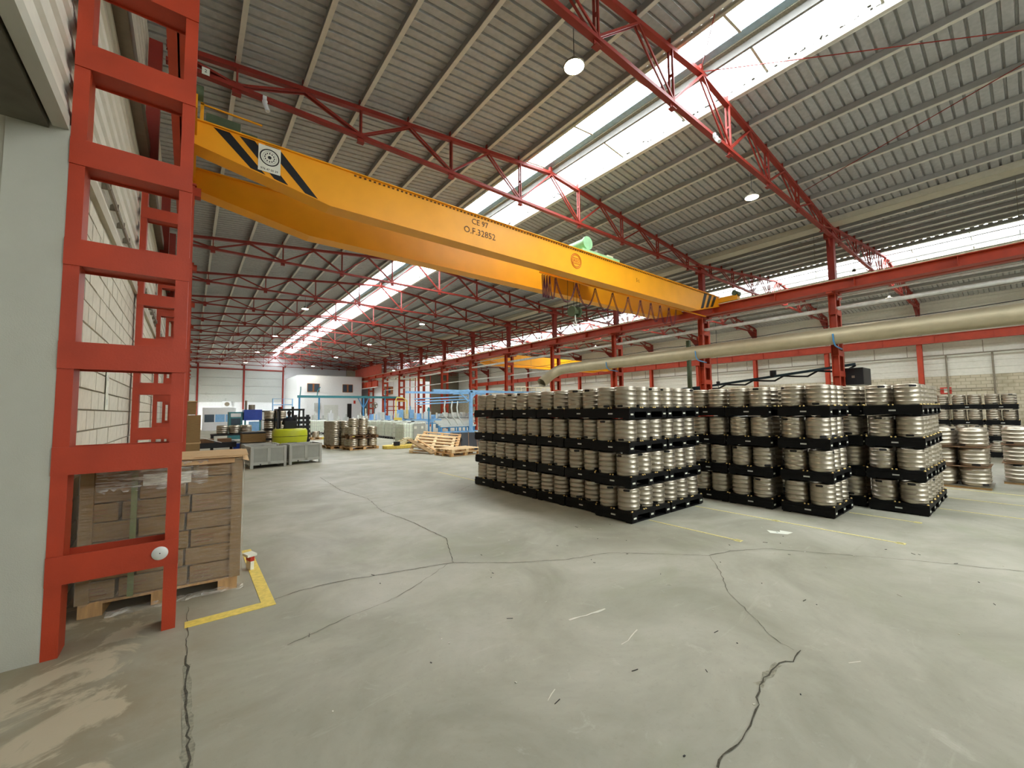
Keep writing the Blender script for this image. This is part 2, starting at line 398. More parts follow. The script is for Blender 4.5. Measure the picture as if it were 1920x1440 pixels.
MB().box(0, .008, -.09, .09, -.28, .28).build('board', 'label', nt)
nb = MB()
for i in (-.17, 0, .17): nb.lathe([(.045, 0), (.045, .003)], 12)
for i in (-.17, 0, .17): MB().box(.008, .011, -.04, .04, i-.04, i+.04).build('symbol', 'pipe', nt)
# gateway pillar, lintel and roller gate by the camera
gp = MB().box(-1.26, -.89, 5.105, 5.45, 0, 4.55); struct('trim_1', gp, 'concrete', 'smooth pale concrete gateway pillar beside the first red column')
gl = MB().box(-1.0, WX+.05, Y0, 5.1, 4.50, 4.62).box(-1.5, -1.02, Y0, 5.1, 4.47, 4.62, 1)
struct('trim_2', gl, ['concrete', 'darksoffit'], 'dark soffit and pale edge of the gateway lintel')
gd = thing('door_1', 'closed pale sliding gate at the far left edge', 'gate', (0, 0, 0)); gd['kind'] = 'structure'
MB().box(-1.42, -1.36, Y0, 5.3, 0, 4.6).build('gate_panel', 'panelgrey', gd)
MB().bar((-1.32, -3, 4.3), (-1.32, 4.9, 4.3), .07, .10).build('gate_track', 'steel_dark', gd)
# right wall and gable ends
mb = MB().box(45.5, 45.9, Y0, Y1, 0, 4.2); wr = struct('wall_right', mb, 'farblock', 'blockwork right wall with cream cladding above')
clad = MB(); z = 4.2; prof = []
while z < 10.0: prof += [(0, z), (-.03, z+.03), (-.03, z+.2), (0, z+.23)]; z += .5
prof.append((0, 10.4)); vs = []; fs = []
for dx, zz in prof: vs += [(45.5+dx, Y0, zz), (45.5+dx, Y1, zz)]
for i in range(len(prof)-1): fs.append((2*i+1, 2*i, 2*i+2, 2*i+3))
clad.add(vs, fs); clad.box(45.52, 45.9, Y0, Y1, 4.2, 10.4); clad.build('cladding', 'clad', wr)
pr = MB().tube([(45.1, Y0, 5.8), (45.1, 60, 5.8)], .05, 6)
for i in range(30): pr.bar((45.1, -6+i*2, 5.8), (45.1, -6+i*2, 6.7), .04, .04)
for y in (1.6, 3.9): pr.tube([(45.3, y, 0), (45.3, y, 5.8)], .05, 6)
pr.tube([(45.3, 1.6, 3.2), (45.3, 4.5, 3.2)], .03, 6)
pr.build('service_pipe', 'steel_dark', wr)
bw = MB().box(-1.3, 45.9, Y1, Y1+.3, 0, 11.6); wb = struct('wall_back', bw, 'white', 'far gable wall, white below and grey panels above')
for (a, b) in ((-.9, .75), (1.0, 6.5), (6.75, 11.9)):
    for j in range(4): MB().box(a, b, Y1-.12, Y1, 3.75+j*1.25, 3.75+j*1.25+1.22).build('wall_panel', 'panelgrey', wb)
MB().box(-.9, 12.2, Y1-.2, Y1, 8.75, 8.95).box(.76, .98, Y1-.25, Y1, 0, 9.6).box(6.52, 6.74, Y1-.25, Y1, 2.6, 9.6).box(11.95, 12.15, Y1-.25, Y1, 0, 9.6).build('wall_frame', 'red_shaded', wb)
MB().box(22.1, 45.5, Y1-.1, Y1, 0, 10.2).build('dark_panel', 'steel_dark', wb)
mb = MB().box(-1.5, 45.9, Y0-.3, Y0, 0, 6.5).box(-1.5, 45.9, Y0-.3, Y0, 8.1, 11.6).box(-1.5, 1, Y0-.3, Y0, 6.5, 8.1).box(17, 45.9, Y0-.3, Y0, 6.5, 8.1)  # high gap is an added window band that lights the kegs
struct('wall_front', mb, 'clad', 'gable wall behind the camera')

# ================================================================== ROOF TRUSSES
def make_truss(R, name, label):
    t = thing(name, label, 'truss', (0, 0, 0))
    L = R-11.33; Rr = R+11.33; bz = 9.55
    def top(X): return 11.12-.107*abs(X-R)
    for s in (-1, 1):
        e = R+s*11.33
        MB().bar((e, 0, top(e)), (R, 0, top(R)), .14, .11).build('top_chord', 'red_shaded', t)
    MB().bar((L, 0, bz), (Rr, 0, bz), .14, .09).build('bottom_chord', 'red_shaded', t)
    nd = NODES
    for s in (-1, 1):
        for i, n in enumerate(nd):
            X = R+s*n
            if i % 2 == 0:
                mb = MB(); 
                for y in (-.05, .05): mb.bar((X, y, bz), (X, y, top(X)-.05), .035, .05)
                mb.box(X-.02, X+.02, -.06, .06, (bz+top(X))/2-.03, (bz+top(X))/2+.03)
                mb.build('post', 'red_shaded', t)
                MB().box(X-.09, X+.09, -.012, .012, bz-.16, bz+.14).box(X-.09, X+.09, -.07, .07, bz-.17, bz-.155).build('gusset', 'red_shaded', t)
                for q in (nd[i-1] if i else 0, nd[i+1] if i+1 < len(nd) else 11.33):
                    Xq = R+s*q; mb = MB()
                    for y in (-.05, .05): mb.bar((X, y, bz+.04), (Xq, y, top(Xq)-.06), .035, .05)
                    mb.build('diagonal', 'red_shaded', t)
    # cleats that hold the purlins
    cl = MB().box(-.05, .05, -.05, .05, .04, .24).mesh('purlin_cleat', 'red_shaded')
    for X in nodesX(R): ob('purlin_cleat', cl, t, (X, 0, top(X)))
    return snapshot(t)
FY = [5.1+5.93*k for k in range(13)]
FY[12] = 75.9
tr1 = make_truss(R1, 'roof_truss', 'nearest red lattice truss of the main bay')
tr2 = make_truss(R2, 'roof_truss', 'nearest red lattice truss of the second bay, past the column row')
for k, y in enumerate(FY):
    if k == 0: tr1.location.y = y; tr2.location.y = y; tr1['group'] = 'roof trusses of the main bay'; tr2['group'] = 'roof trusses of the second bay'; continue
    dup(tr1, (0, y, 0), 0, '%s red lattice truss of the main bay, counted from the camera' % ORD[k])
    dup(tr2, (0, y, 0), 0, '%s red lattice truss of the second bay, counted from the camera' % ORD[k])

# ================================================================== COLUMNS (laced, ladder-like)
RZ = [.59+.905*i for i in range(7)]
def make_column(lab, lw, name='laced_column'):
    t = thing(name, lab, 'column')
    for x0 in (0, .85-lw):
        mb = MB().box(x0, x0+lw, 0, .012, 0, 6.96).box(x0, x0+lw, .238, .25, 0, 6.96)
        xw = x0+lw-.012 if x0 == 0 else x0+lw-.012
        mb.box(xw, xw+.012, .012, .238, 0, 6.96)
        mb.build('leg', 'red', t)
    for z in RZ: MB().box(.0, .852, -.012, .0, z, z+.235).box(.02, .83, .0, .25, z+.02, z+.032).box(.02, .83, .25, .262, z, z+.235).build('batten', 'red', t)
    MB().box(-.03, .88, -.03, .28, 6.96, 7.0).build('cap_plate', 'red', t)
    return t
c0 = make_column('nearest red ladder-like column, large at the left edge beside the pillar', .10)
c0.location = (-.89, 5.1, 0); c0['group'] = 'laced columns along the left wall'
MB().box(.0, .22, .0, .22, 7.0, 9.9).build('upper_shaft', 'red_shaded', c0)
MB().box(.75, .96, .02, .23, 6.75, 6.94).build('bracket', 'red', c0)
snapshot(c0)
for k in range(1, 12): dup(c0, (-.89, FY[k], 0), 0, '%s red ladder-like column along the left wall' % ORD[k])
disc = thing('round_reflector', 'round grey disc stuck on the lowest crossbar of the nearest red column', 'disc', (-.17, 5.086, .715))
mb = MB(); mb.lathe([(.0, 0), (.055, 0), (.06, .004), (.06, .008), (0, .008)], 28); mb.v = [(x_, -z_, y_) for x_, y_, z_ in mb.v]
mb.build('plate', 'pipe', disc)
mb = MB(); mb.lathe([(0, .008), (.005, .008), (.005, .011), (0, .011)], 8); mb.v = [(x_, -z_, y_) for x_, y_, z_ in mb.v]; mb.build('rivet', 'black', disc)
r0 = make_column('nearest red laced column of the middle row, above the keg stacks', .17)
r0.location = (22.1, 5.1, 0); r0['group'] = 'laced columns of the middle row'
MB().box(.25, .55, .0, .25, 6.72, 9.95).build('upper_shaft', 'red_shaded', r0)
MB().box(.05, .75, -.04, .29, 9.5, 9.75).prism([(.25, 9.1), (.55, 9.1), (.75, 9.5), (.05, 9.5)], 'y', .1, .15).build('head_bracket', 'red_shaded', r0)
MB().box(.85, 1.20, .02, .23, 6.86, 7.12).box(-.35, .1, .02, .23, 6.92, 6.995).build('bracket', 'red', r0)
snapshot(r0)
for k in range(1, 12): dup(r0, (22.1, FY[k], 0), 0, '%s red laced column of the middle row' % ORD[k])
w0 = thing('wall_column', 'nearest red column against the right wall', 'column', (44.6, 5.1, 0), 0, 'columns on the right wall')
MB().box(0, .02, 0, .3, 0, 6.8).box(.4, .42, 0, .3, 0, 6.8).box(.02, .4, .14, .16, 0, 6.8).build('shaft', 'red', w0)
MB().box(.35, .6, 0, .25, 6.8, 9.9).build('upper_shaft', 'red_shaded', w0)
MB().prism([(.4, 8.6), (.4, 9.6), (-1.4, 9.6)], 'y', .1, .15).build('haunch', 'red_shaded', w0)
snapshot(w0)
for k in range(1, 12): dup(w0, (44.6, FY[k], 0), 0, '%s red column against the right wall' % ORD[k])
dup(w0, (44.6, -.83, 0), 0, 'red column against the right wall, just out past the frame edge')

# ================================================================== CRANE RUNWAYS
def runway(name, lab, X, ya, yb, zt=7.38, zb=6.72, w=.24):
    t = thing(name, lab, 'crane rail', (X, ya, 0)); L = yb-ya
    MB().box(-.012, .012, 0, L, zb, zt-.06).box(-w/2, w/2, 0, L, zb, zb+.03).box(-w/2, w/2, 0, L, zt-.09, zt-.06).build('beam', 'red', t)
    y = .5; sm_ = MB().box(-w/2+.01, w/2-.01, 0, .015, zb+.03, zt-.09).mesh('stiffener', 'red')
    while y < L: ob('stiffener', sm_, t, (0, y, 0)); y += 2.96
    MB().box(-.03, .03, 0, L, zt-.06, zt).build('rail', 'gutter', t)
    return t
runway('crane_runway', 'red runway beam along the left wall, carried by the ladder-like columns', -.26, -8, 70.5, 7.48, 7.0, .24)
rw = runway('crane_runway', 'long red runway beam on the middle columns, facing the main bay', 21.93, -8, 70.5, 7.48, 7.0, .44)
MB().box(-.20, -.06, 0, 78, 7.425, 7.47).build('power_strip', 'cream', rw)
runway('crane_runway', 'red runway beam on the middle columns, facing the second bay', 23.1, -8, 58, 7.6, 7.14, .3)
runway('crane_runway', 'red runway beam along the right wall of the second bay', 44.45, -8, 70.5, 7.4, 6.72)
ps = thing('orange_plate_girder', 'big bright orange plate girder under the far end of the roof', 'beam', (21.60, 57.7, 0))
for i in range(2): MB().box(0, .04, i*5.9, i*5.9+5.85, 7.55, 8.85).build('plate', 'red', ps)
MB().box(-.05, .1, 0, 12, 7.48, 7.55).box(-.05, .1, 0, 12, 8.85, 8.92).build('flange', 'red', ps)
ps = thing('orange_box_girder', 'bright orange ribbed girder below the far end of the runway beam', 'beam', (21.8, 59.6, 0))
MB().box(0, .06, 0, 9.8, 5.75, 6.62).build('web', 'red', ps)
for i in range(5): MB().box(-.12, 0, i*2.4, i*2.4+.06, 5.75, 6.62).build('rib', 'red', ps)
MB().box(-.15, .15, 0, 9.8, 5.62, 5.72).build('flange', 'pipe', ps)

# ================================================================== OVERHEAD CRANE
YC = 9.9
cr = thing('overhead_crane', 'yellow double-girder overhead crane spanning the main bay', 'crane', (0, YC, 0))
def girder(y0, x0, x1, zt, zb, w):
    ze = zb+.50
    poly = [(x0, zt), (x0, ze), (x0+2.6, zb), (x1-2.3, zb), (x1, ze), (x1, zt)]
    g = MB().prism(poly, 'y', y0+.03, y0+w-.03).build('girder', 'yellow', cr)
    MB().box(x0, x1, y0-.03, y0+w+.03, zt, zt+.025).build('top_flange', 'yellow', g)
    f = MB()
    for a, b in zip(poly[1:4], poly[2:5]): f.add([(a[0], y0-.02, a[1]), (b[0], y0-.02, b[1]), (b[0], y0+w+.02, b[1]), (a[0], y0+w+.02, a[1]), (a[0], y0-.02, a[1]-.02), (b[0], y0-.02, b[1]-.02), (b[0], y0+w+.02, b[1]-.02), (a[0], y0+w+.02, a[1]-.02)], [(0, 1, 2, 3), (7, 6, 5, 4), (0, 4, 5, 1), (1, 5, 6, 2), (2, 6, 7, 3), (3, 7, 4, 0)])
    f.build('bottom_flange', 'yellow', g)
    MB().box(x0, x1, y0+w/2-.03, y0+w/2+.03, zt+.025, zt+.07).build('trolley_rail', 'steel_dark', g)
    return g
g1 = girder(0, -.15, 21.8, 7.80, 6.83, .40); g2 = girder(2.05, -.15, 21.8, 7.80, 6.83, .40)
st = MB()
for xa in (.35, 1.0, 1.72):                                # slanted hazard stripes, left
    pass
def stripe(pts, m='black'): MB().prism(pts, 'y', .024, .028).build('hazard_stripe', m, g1)
def zb_at(x): return 7.33-.5*(x+.15)/2.6 if x < 2.45 else (6.83 if x < 19.5 else 6.83+.5*(x-19.5)/2.3)
for xa in (.22, .66, 1.12):
    x2 = xa+.65+.15*(xa > 1); stripe([(xa, 7.78), (xa+.27, 7.78), (x2+.27, zb_at(x2+.27)+.03), (x2, zb_at(x2)+.03)])
for xa in (20.25, 20.75, 21.25):
    x2 = xa-.42; stripe([(xa, 7.78), (xa+.27, 7.78), (x2+.27, zb_at(x2+.27)+.03), (x2, zb_at(x2)+.03)])
# rivet line of the toothed angle under the top flange
rv = MB()
for i in range(150): rv.box(3.0+i*.12, 3.05+i*.12, .005, .028, 7.745, 7.775)
rv.build('rack_teeth', 'brownink', g1)
def text(s, size, name, m, parent, loc, rot, ext=.001, sx=1):
    c = bpy.data.curves.new(name, 'FONT'); c.body = s; c.size = size; c.extrude = ext; c.align_x = 'CENTER'; c.align_y = 'CENTER'; c.resolution_u = 2
    tmp = bpy.data.objects.new('tmp', c); COL.objects.link(tmp); bpy.context.view_layer.update()
    me = bpy.data.meshes.new_from_object(tmp.evaluated_get(bpy.context.evaluated_depsgraph_get())); bpy.data.objects.remove(tmp)
    me.materials.clear(); me.materials.append(MATS[m]); me.name = name
    o = ob(name, me, parent, loc); o.rotation_euler = rot; o.scale = (sx, 1, 1); return o
text('CE 97', .24, 'lettering', 'brownink', g1, (6.68, .022, 7.58), (PI/2, 0, 0))
text('O.F.32852', .27, 'lettering', 'brownink', g1, (6.68, .022, 7.28), (PI/2, 0, 0))
text('5 t.', .22, 'lettering', 'brownink', g1, (14.6, .022, 7.35), (PI/2, 0, 0), sx=.8)
ring = MB()
for rr in (.27, .22):
    ring.tube([(10.85+rr*math.cos(a*PI/16), .022, 7.36+rr*math.sin(a*PI/16)) for a in range(32)], .009, 4, closed=True)
ring.box(10.68, 11.02, .018, .024, 7.255, 7.27).box(10.68, 11.02, .018, .024, 7.45, 7.465)
ring.build('maker_badge', 'redink', g1)
text('JASO', .16, 'lettering', 'redink', g1, (10.85, .022, 7.36), (PI/2, 0, 0))
stk = MB().box(1.0, 1.42, .012, .018, 7.18, 7.76).build('service_sticker', 'label', g1)
rg = MB()
for rr, tt in ((.175, .02), (.13, .004)):
    rg.tube([(1.21+rr*math.cos(a*PI/16), .010, 7.51+rr*math.sin(a*PI/16)) for a in range(32)], tt*.6, 6, closed=True)
for a in range(12): rg.box(1.21+.09*math.cos(a*PI/6)-.01, 1.21+.09*math.cos(a*PI/6)+.01, .006, .012, 7.51+.09*math.sin(a*PI/6)-.014, 7.51+.09*math.sin(a*PI/6)+.014)
q = MB(); q.lathe([(0, 0), (.035, 0), (.035, .006), (0, .006)], 14); q.v = [(1.21+x_, .010-z_, 7.51+y_) for x_, y_, z_ in q.v]
rg.add(q.v, q.f); rg.build('round_emblem', 'ink', stk)
text('976 47 00 39', .062, 'lettering', 'ink', stk, (1.21, .010, 7.235), (PI/2, 0, 0), ext=.002)
for X in (-.38, 21.75):
    e = MB().box(X, X+.34, -.9, 3.5, 7.50, 7.76).build('end_carriage', 'yellow', cr)
    for y in (-.7, 3.3):
        w_ = MB(); w_.lathe([(0, 0), (.15, 0), (.15, .1), (0, .1)], 18); w_.v = [(X+.12+z_, y+x_, 7.635+y_) for x_, y_, z_ in w_.v]; w_.build('wheel', 'steel_dark', e)
    mo = MB().tube([(X+.17-.25, .1-.9, 7.85), (X+.17+.25, .1-.9, 7.85)], .13, 12).box(X+.05, X+.3, -.95, -.65, 7.70, 7.8); mo.build('travel_motor', 'darkgreen', e)
MB().box(.1, .7, -.03+.45, .9, 7.84, 8.28).box(.72, 1.02, .45, .8, 7.84, 8.15).build('control_box', 'darkgreen', cr)
MB().box(.0, .06, .4, .46, 7.84, 8.45).box(.0, 1.1, .4, .43, 8.4, 8.43).build('end_rail', 'yellow', cr)
# festoon cable
fc = MB()
xs = [9.75, 9.85, 9.97, 10.1, 10.4, 11.5, 12.6, 13.7, 14.75, 15.65, 16.45, 17.2, 17.95, 18.6]
for a, b in zip(xs, xs[1:]):
    dr = .82 if b-a < 1.2 else .8
    for dy in (0, .05):
        pts = [(a+(b-a)*u, .62+dy, 6.82-dr*(1-(2*u-1)**2)) for u in [i/12 for i in range(13)]]
        fc.tube(pts, .014, 5)
fc.build('festoon_cable', 'cable', cr)
MB().bar((9.6, .62, 6.86), (21.5, .62, 6.86), .04, .05).build('festoon_track', 'yellow', cr)
# trolley with hoist and hook
tl = thing('hoist_trolley', 'pale green hoist trolley riding on top of the yellow crane', 'hoist', (11.6, YC, 7.87))
MB().box(-.3, 1.9, .1, 2.4, .02, .12).build('frame', 'green', tl)
dm = MB().tube([(.15, .3, .45), (.15, 2.1, .45)], .22, 20); dm.build('drum', 'green', tl)
MB().tube([(.15, .22, .45), (.15, .3, .45)], .26, 20).build('drum_flange', 'green', tl)
MB().tube([(1.1, .6, .3), (1.1, 1.3, .3)], .14, 12).box(.9, 1.3, .4, .6, .12, .42).build('motor', 'steel_dark', tl)
MB().box(1.4, 1.75, .3, .6, .12, .3).build('gearbox', 'cream', tl)
rp = MB()
for dx, dy in ((-.08, 0), (.10, 0), (-.32, .1), (.38, .1)): rp.bar((.35+dx, 1.1+dy, .02), (.30+dx, 1.1+dy, -1.95), .012, .012)
rp.build('wire_rope', 'ink', tl)
hb = MB()
for dx in (-.18, .14): hb.tube([(.3+dx-.05, 1.1, -2.02), (.3+dx+.05, 1.1, -2.02)], .21, 18)
hb.box(.12, .5, 1.0, 1.2, -2.1, -1.95); hb.build('hook_block', 'darkgreen', tl)
MB().tube([(.3, 1.1, -2.15), (.3, 1.1, -2.35), (.36, 1.1, -2.45), (.34, 1.1, -2.55), (.24, 1.1, -2.56), (.2, 1.1, -2.47)], .03, 8).build('hook', 'pipe', tl)
# crane of the second bay
c2 = thing('overhead_crane', 'yellow overhead crane far away in the second bay, seen behind the columns', 'crane', (0, 33.4, 0))
MB().prism([(22.9, 7.8), (22.9, 7.3), (25, 6.8), (42, 6.8), (44.6, 7.3), (44.6, 7.8)], 'y', 0, .5).build('girder', 'yellow', c2)
MB().prism([(22.9, 7.8), (22.9, 7.3), (25, 6.8), (42, 6.8), (44.6, 7.3), (44.6, 7.8)], 'y', 2.2, 2.7).build('girder', 'yellow', c2)
MB().box(22.95, 23.25, -.8, 3.5, 7.6, 7.85).build('end_carriage', 'yellow', c2)
cx = thing('crate_stack', 'brown boxes stored high beside the far columns', 'crate', (23.8, 44, 7.0), 0)
for j, (a, b, h) in enumerate(((0, 3, .5), (3.2, 5.5, .8), (5.8, 9, .55))): MB().box(0, .9, a, b, 0, h).build('crate', 'cardlight' if j == 1 else 'card', cx)
MB().box(-.05, .95, -.05, 9.05, -.1, 0).build('shelf_deck', 'red', cx)
for y_ in (0, 4.4, 8.9): MB().box(0, .1, y_, y_+.1, -7.0, -.1).box(.8, .9, y_, y_+.1, -7.0, -.1).build('shelf_leg', 'red', cx)

# ================================================================== HIGH-BAY LAMPS, CAMERAS
lt = thing('high_bay_lamp', '', 'lamp')
MB().tube([(0, 0, .18), (0, 0, .8)], .008, 5).build('suspension_cable', 'black', lt)
MB().lathe([(0, .18), (.06, .18), (.08, .08), (.20, .04), (.21, 0), (.19, 0)], 24).build('housing', 'steel_dark', lt)
mb = MB().lathe([(.19, .0), (.1, -.01), (0, -.012)], 24).build('diffuser', 'lampglow', lt)
snapshot(lt)
first = True
for (X, nm) in ((5.75, 'left half of the main bay'), (14.0, 'right half of the main bay'), (26.2, 'left half of the second bay'), (34.4, 'right half of the second bay')):
    for i, k in enumerate((0, 2, 4, 6, 8, 10)):
        lab = '%s glowing round lamp hanging in the %s' % (ORD[i], nm)
        p = (X, FY[k]+.1, 8.72)
        if first: lt.location = p; lt['label'] = lab; lt['group'] = 'hanging high-bay lamps'; first = False
        else: dup(lt, p, 0, lab)
def cctv(lab, loc, d):
    t = thing('security_camera', lab, 'camera', loc)
    MB().box(-.04, .04, -.03, .03, -.08, .05).tube([(0, 0, -.05), (0, -.06, -.12)], .02, 8).lathe([(.045, -.04), (.06, 0), (.045, .03)], 12, (0, -.04, -.1)).build('mount', 'white', t)
    d = Vector(d).normalized(); a = Vector((0, -.06, -.16))
    MB().tube([a-d*.04, a+d*.22], .05, 12).build('housing', 'white', t)
    MB().tube([a+d*.22, a+d*.225], .036, 12).build('lens', 'pipe', t)
cctv('white security camera on the second truss above the crane', (1.2, 10.93, 9.5), (.25, -.25, -.9))
cctv('white security camera under the nearest truss below the rooflight', (11.15, 5.0, 9.5), (-.5, -.5, -.7))
sg = thing('truss_sign', 'tiny white number sign on the second truss near the left column', 'sign', (.07, 10.93, 9.58))
MB().box(-.07, .07, -.01, 0, -.08, .08).build('plate', 'label', sg); text('2', .10, 'lettering', 'ink', sg, (0, -.012, 0), (PI/2, 0, 0))

# ================================================================== DUCT AND PIPES
dt = thing('ventilation_duct', 'big silver spiral ventilation duct running along the middle columns', 'duct', (0, 0, 0))
dr = MB(); XD, ZD, rD = 21.45, 4.98, .36
dr.tube([(XD, -10, ZD), (XD, 20.6, ZD)], rD, 28, cap=False); dr.build('duct_run', 'duct', dt)
sm = MB(); y = -9.0
while y < 20: sm.tube([(XD, y, ZD), (XD, y+.05, ZD)], rD+.012, 28, cap=False); y += 2.95
sm.tube([(XD, 20.15, ZD), (XD, 20.25, ZD)], rD+.02, 28, cap=False); sm.build('duct_collar', 'duct', dt)
el = MB()
EP = [(XD, 20.6, ZD), (XD-.04, 21.1, ZD-.02), (XD-.2, 21.5, ZD-.14), (XD-.5, 21.75, ZD-.36), (XD-.95, 21.85, ZD-.68), (XD-1.5, 21.85, ZD-1.05)]
el.tube(EP, rD, 28, cap=False); el.build('elbow', 'duct', dt)
for q in (2, 4): 
    a_ = Vector(EP[q]); d_ = (Vector(EP[q+1])-Vector(EP[q-1])).normalized()*.03
    MB().tube([a_-d_, a_+d_], rD+.02, 28, cap=False).build('elbow_seam', 'duct', dt)
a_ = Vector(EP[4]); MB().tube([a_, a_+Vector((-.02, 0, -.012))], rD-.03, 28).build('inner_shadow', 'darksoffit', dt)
for k in (0, 1, 2):
    y = FY[k]-.1
    MB().tube([(XD-.42, y, ZD+.05), (XD-.38, y, ZD-.25), (XD-.2, y, ZD-.42), (XD+.1, y, ZD-.46), (22.2, y, ZD-.5)], .03, 6).build('blue_hanger', 'blue', dt)
def longpipe(lab, X, z, r, ya, yb, m='pipe'):
    t = thing('ceiling_pipe', lab, 'pipe', (X, ya, z))
    MB().tube([(0, 0, 0), (0, yb-ya, 0)], r, 10).build('tube', m, t)
    w_ = MB()
    for i in range(int((yb-ya)/5.93)): w_.bar((0, 3+i*5.93, 0), (0, 3+i*5.93, zc(22.6)-z), .012, .012)
    w_.build('hanging_wire', 'steel_dark', t)
longpipe('upper slim grey pipe hung behind the middle columns', 22.58, 6.86, .045, -9, 60)
longpipe('lower thicker grey pipe hung behind the middle columns', 22.58, 6.35, .09, -9, 60)
longpipe('third grey pipe lowest behind the far middle columns', 22.58, 5.12, .05, 23, 60)
t = thing('overhead_cable', 'thin black cable strung above the silver duct', 'cable', (24.6, -9, 0))
cp = []
for i in range(57): u = (i % 8)/8; cp.append((0, i*1.0, 6.0-.12*4*u*(1-u)))
MB().tube(cp, .018, 5).build('cable', 'black', t)

# ================================================================== KEGS
def keg_profile(r, h):
    c_ = .95 if r < .22 else .89
    P = [(r*.80, .015), (r*.86, .0), (r*c_, .004), (r*c_, .03), (r*.955, .11*h)]
    for f in (.17, .385, .605, .82):
        P += [(r*.95, (f-.022)*h), (r*1.0, (f-.014)*h), (r*1.0, (f+.010)*h), (r*.955, (f+.026)*h)]
        if f < .8: P.append((r*.962, (f+.10)*h))
    return P+[(r*.955, .89*h), (r*c_, h-.03), (r*c_, h-.004), (r*.86, h), (r*.80, h-.015), (r*.78, h-.05), (r*.4, h-.02), (.03, h-.015), (0, h-.015)]
def make_keg(name, r, h):
    body = MB().lathe([(0, .04), (r*.78, .05)]+keg_profile(r, h), 28).mesh(name, 'steel')
    k = ob(name, body); rr = r*.964
    sl = MB(); zz = .038*h/.39; vs = []
    n = 10
    for s in (-1, 1):
        for i in range(n+1):
            a = -.30+.60*i/n; e = .019 if 0 < i < n else .009
            vs.append((rr*math.cos(a), rr*math.sin(a), zz+s*e*h/.39))
    sl.add(vs, [(i, i+1, n+2+i, n+1+i) for i in range(n)])
    sm_ = sl.mesh('hand_hole', 'black')
    a = ob('hand_hole', sm_, k); b = ob('hand_hole', sm_, k, rz=PI)
    return k
kg = make_keg('steel_keg', .2, .395); tag(kg, '', 'keg'); kg_me = kg.data; kg_hole = kids(kg)[0].data
kb = make_keg('wide_steel_keg', .255, .45); tag(kb, '', 'keg'); kb_me = kb.data; kb_hole = kids(kb)[0].data
used = {}
def keg(loc, label, group, flip, rz, big=False, holes=True):
    root = kb if big else kg; key = 'b' if big else 's'
    H = .45 if big else .395
    if key not in used: o = root; used[key] = 1; hs = kids(root)
    else:
        o = root.copy(); COL.objects.link(o); hs = []
        if holes:
            for i in range(2):
                h = bpy.data.objects.new('hand_hole', kb_hole if big else kg_hole); COL.objects.link(h); h.parent = o; h.rotation_euler = (0, 0, PI*i); hs.append(h)
    o['label'] = label; o['group'] = group; o['category'] = 'keg'
    o.location = (loc[0], loc[1], loc[2]+(H if flip else 0)); o.rotation_euler = (PI if flip else 0, 0, rz)
    return o
# black plastic pallet 1.2 (x) by .8 (y), .2 high; open fork pockets on the y faces
bp = thing('black_plastic_pallet', '', 'pallet')
MB().box(.01, 1.19, 0, .84, .13, .195).build('deck', 'pallet_black', bp)
for x0, x1 in ((0, .16), (.52, .68), (1.04, 1.2)):
    rn = MB().box(x0, x1, 0, .84, .02, .13).build('runner', 'pallet_black', bp)
    MB().box(x0+.04, x1-.04, -.004, .0, .07, .10).build('label_plate', 'label', rn)
MB().box(0, 1.2, .02, .14, 0, .022).box(0, 1.2, .70, .82, 0, .022).build('skid_board', 'pallet_black', bp)
MB().box(-.004, 0, .36, .46, .085, .11).build('side_label', 'pipe', bp)
for x_ in (.03, .37, .43, .77, .83, 1.17): MB().lathe([(0, -.015), (.016, -.01), (.02, .002), (.014, .014), (0, .018)], 8, (x_, .02, .2)).build('locating_peg', 'gold', bp)
for y_ in (.40, .46, .82): MB().lathe([(0, -.015), (.014, -.01), (.016, .002), (.012, .012), (0, .015)], 8, (.015, y_, .2)).build('locating_peg', 'gold', bp)
snapshot(bp)
bpused = []
def pallet(loc, rz, label, group):
    if not bpused: bp.location = loc; bp.rotation_euler = (0, 0, rz); bp['label'] = label; bp['group'] = group; bpused.append(1); return bp
    return dup(bp, loc, rz, label, group)
TIER = ['bottom', 'second', 'third', 'top']
def stack(x, y, rz, where, group, cols, tiers=4, facing=''):
    for t in range(tiers):
        z = .605*t; jx, jy = random.uniform(-.02, .02), random.uniform(-.012, .012); jr = rz+random.uniform(-.008, .008)
        if t == 0: jx = jy = 0
        pallet((x+jx, y+jy, z), jr, 'black plastic pallet, %s tier, %s' % (TIER[t], where), 'black pallets under the kegs')
        for i in range(3):
            for j in range(2):
                if (i, j) not in cols: continue
                lx, ly = .2+.4*i, .215+.41*j
                c, s = math.cos(jr), math.sin(jr)
                nm = {(0, 0): 'left corner', (1, 0): 'front middle', (2, 0): 'front right', (0, 1): 'left rear', (1, 1): 'back middle', (2, 1): 'back right'}[(i, j)]
                keg((x+jx+c*lx-s*ly, y+jy+s*lx+c*ly, z+.197), 'steel keg, %s tier, %s place, %s' % (TIER[t], nm, where), group,
                    random.random() < .4, random.uniform(0, 2*PI) if random.random() < .5 else PI+random.uniform(-.5, .7))
ALL = [(i, j) for i in range(3) for j in range(2)]
LF = [(0, 0), (0, 1), (1, 0), (1, 1)]
stack(6.10, 4.41, 0, 'stack nearest the camera', 'kegs in the long left block', ALL)
stack(7.33, 4.40, .0, 'stack right of the nearest one', 'kegs in the long left block', ALL)
RW = ['second', 'third', 'fourth', 'fifth', 'last']
for j in range(5): stack(6.20+random.uniform(-.015, .015), 5.29+.86*j, 0, '%s stack of the long left row' % RW[j], 'kegs in the long left block', LF)
stack(9.07, 2.28, .0, 'front stack of the middle block', 'kegs in the middle block', ALL)
stack(9.03, 3.25, .0, 'second stack of the middle block', 'kegs in the middle block', LF)
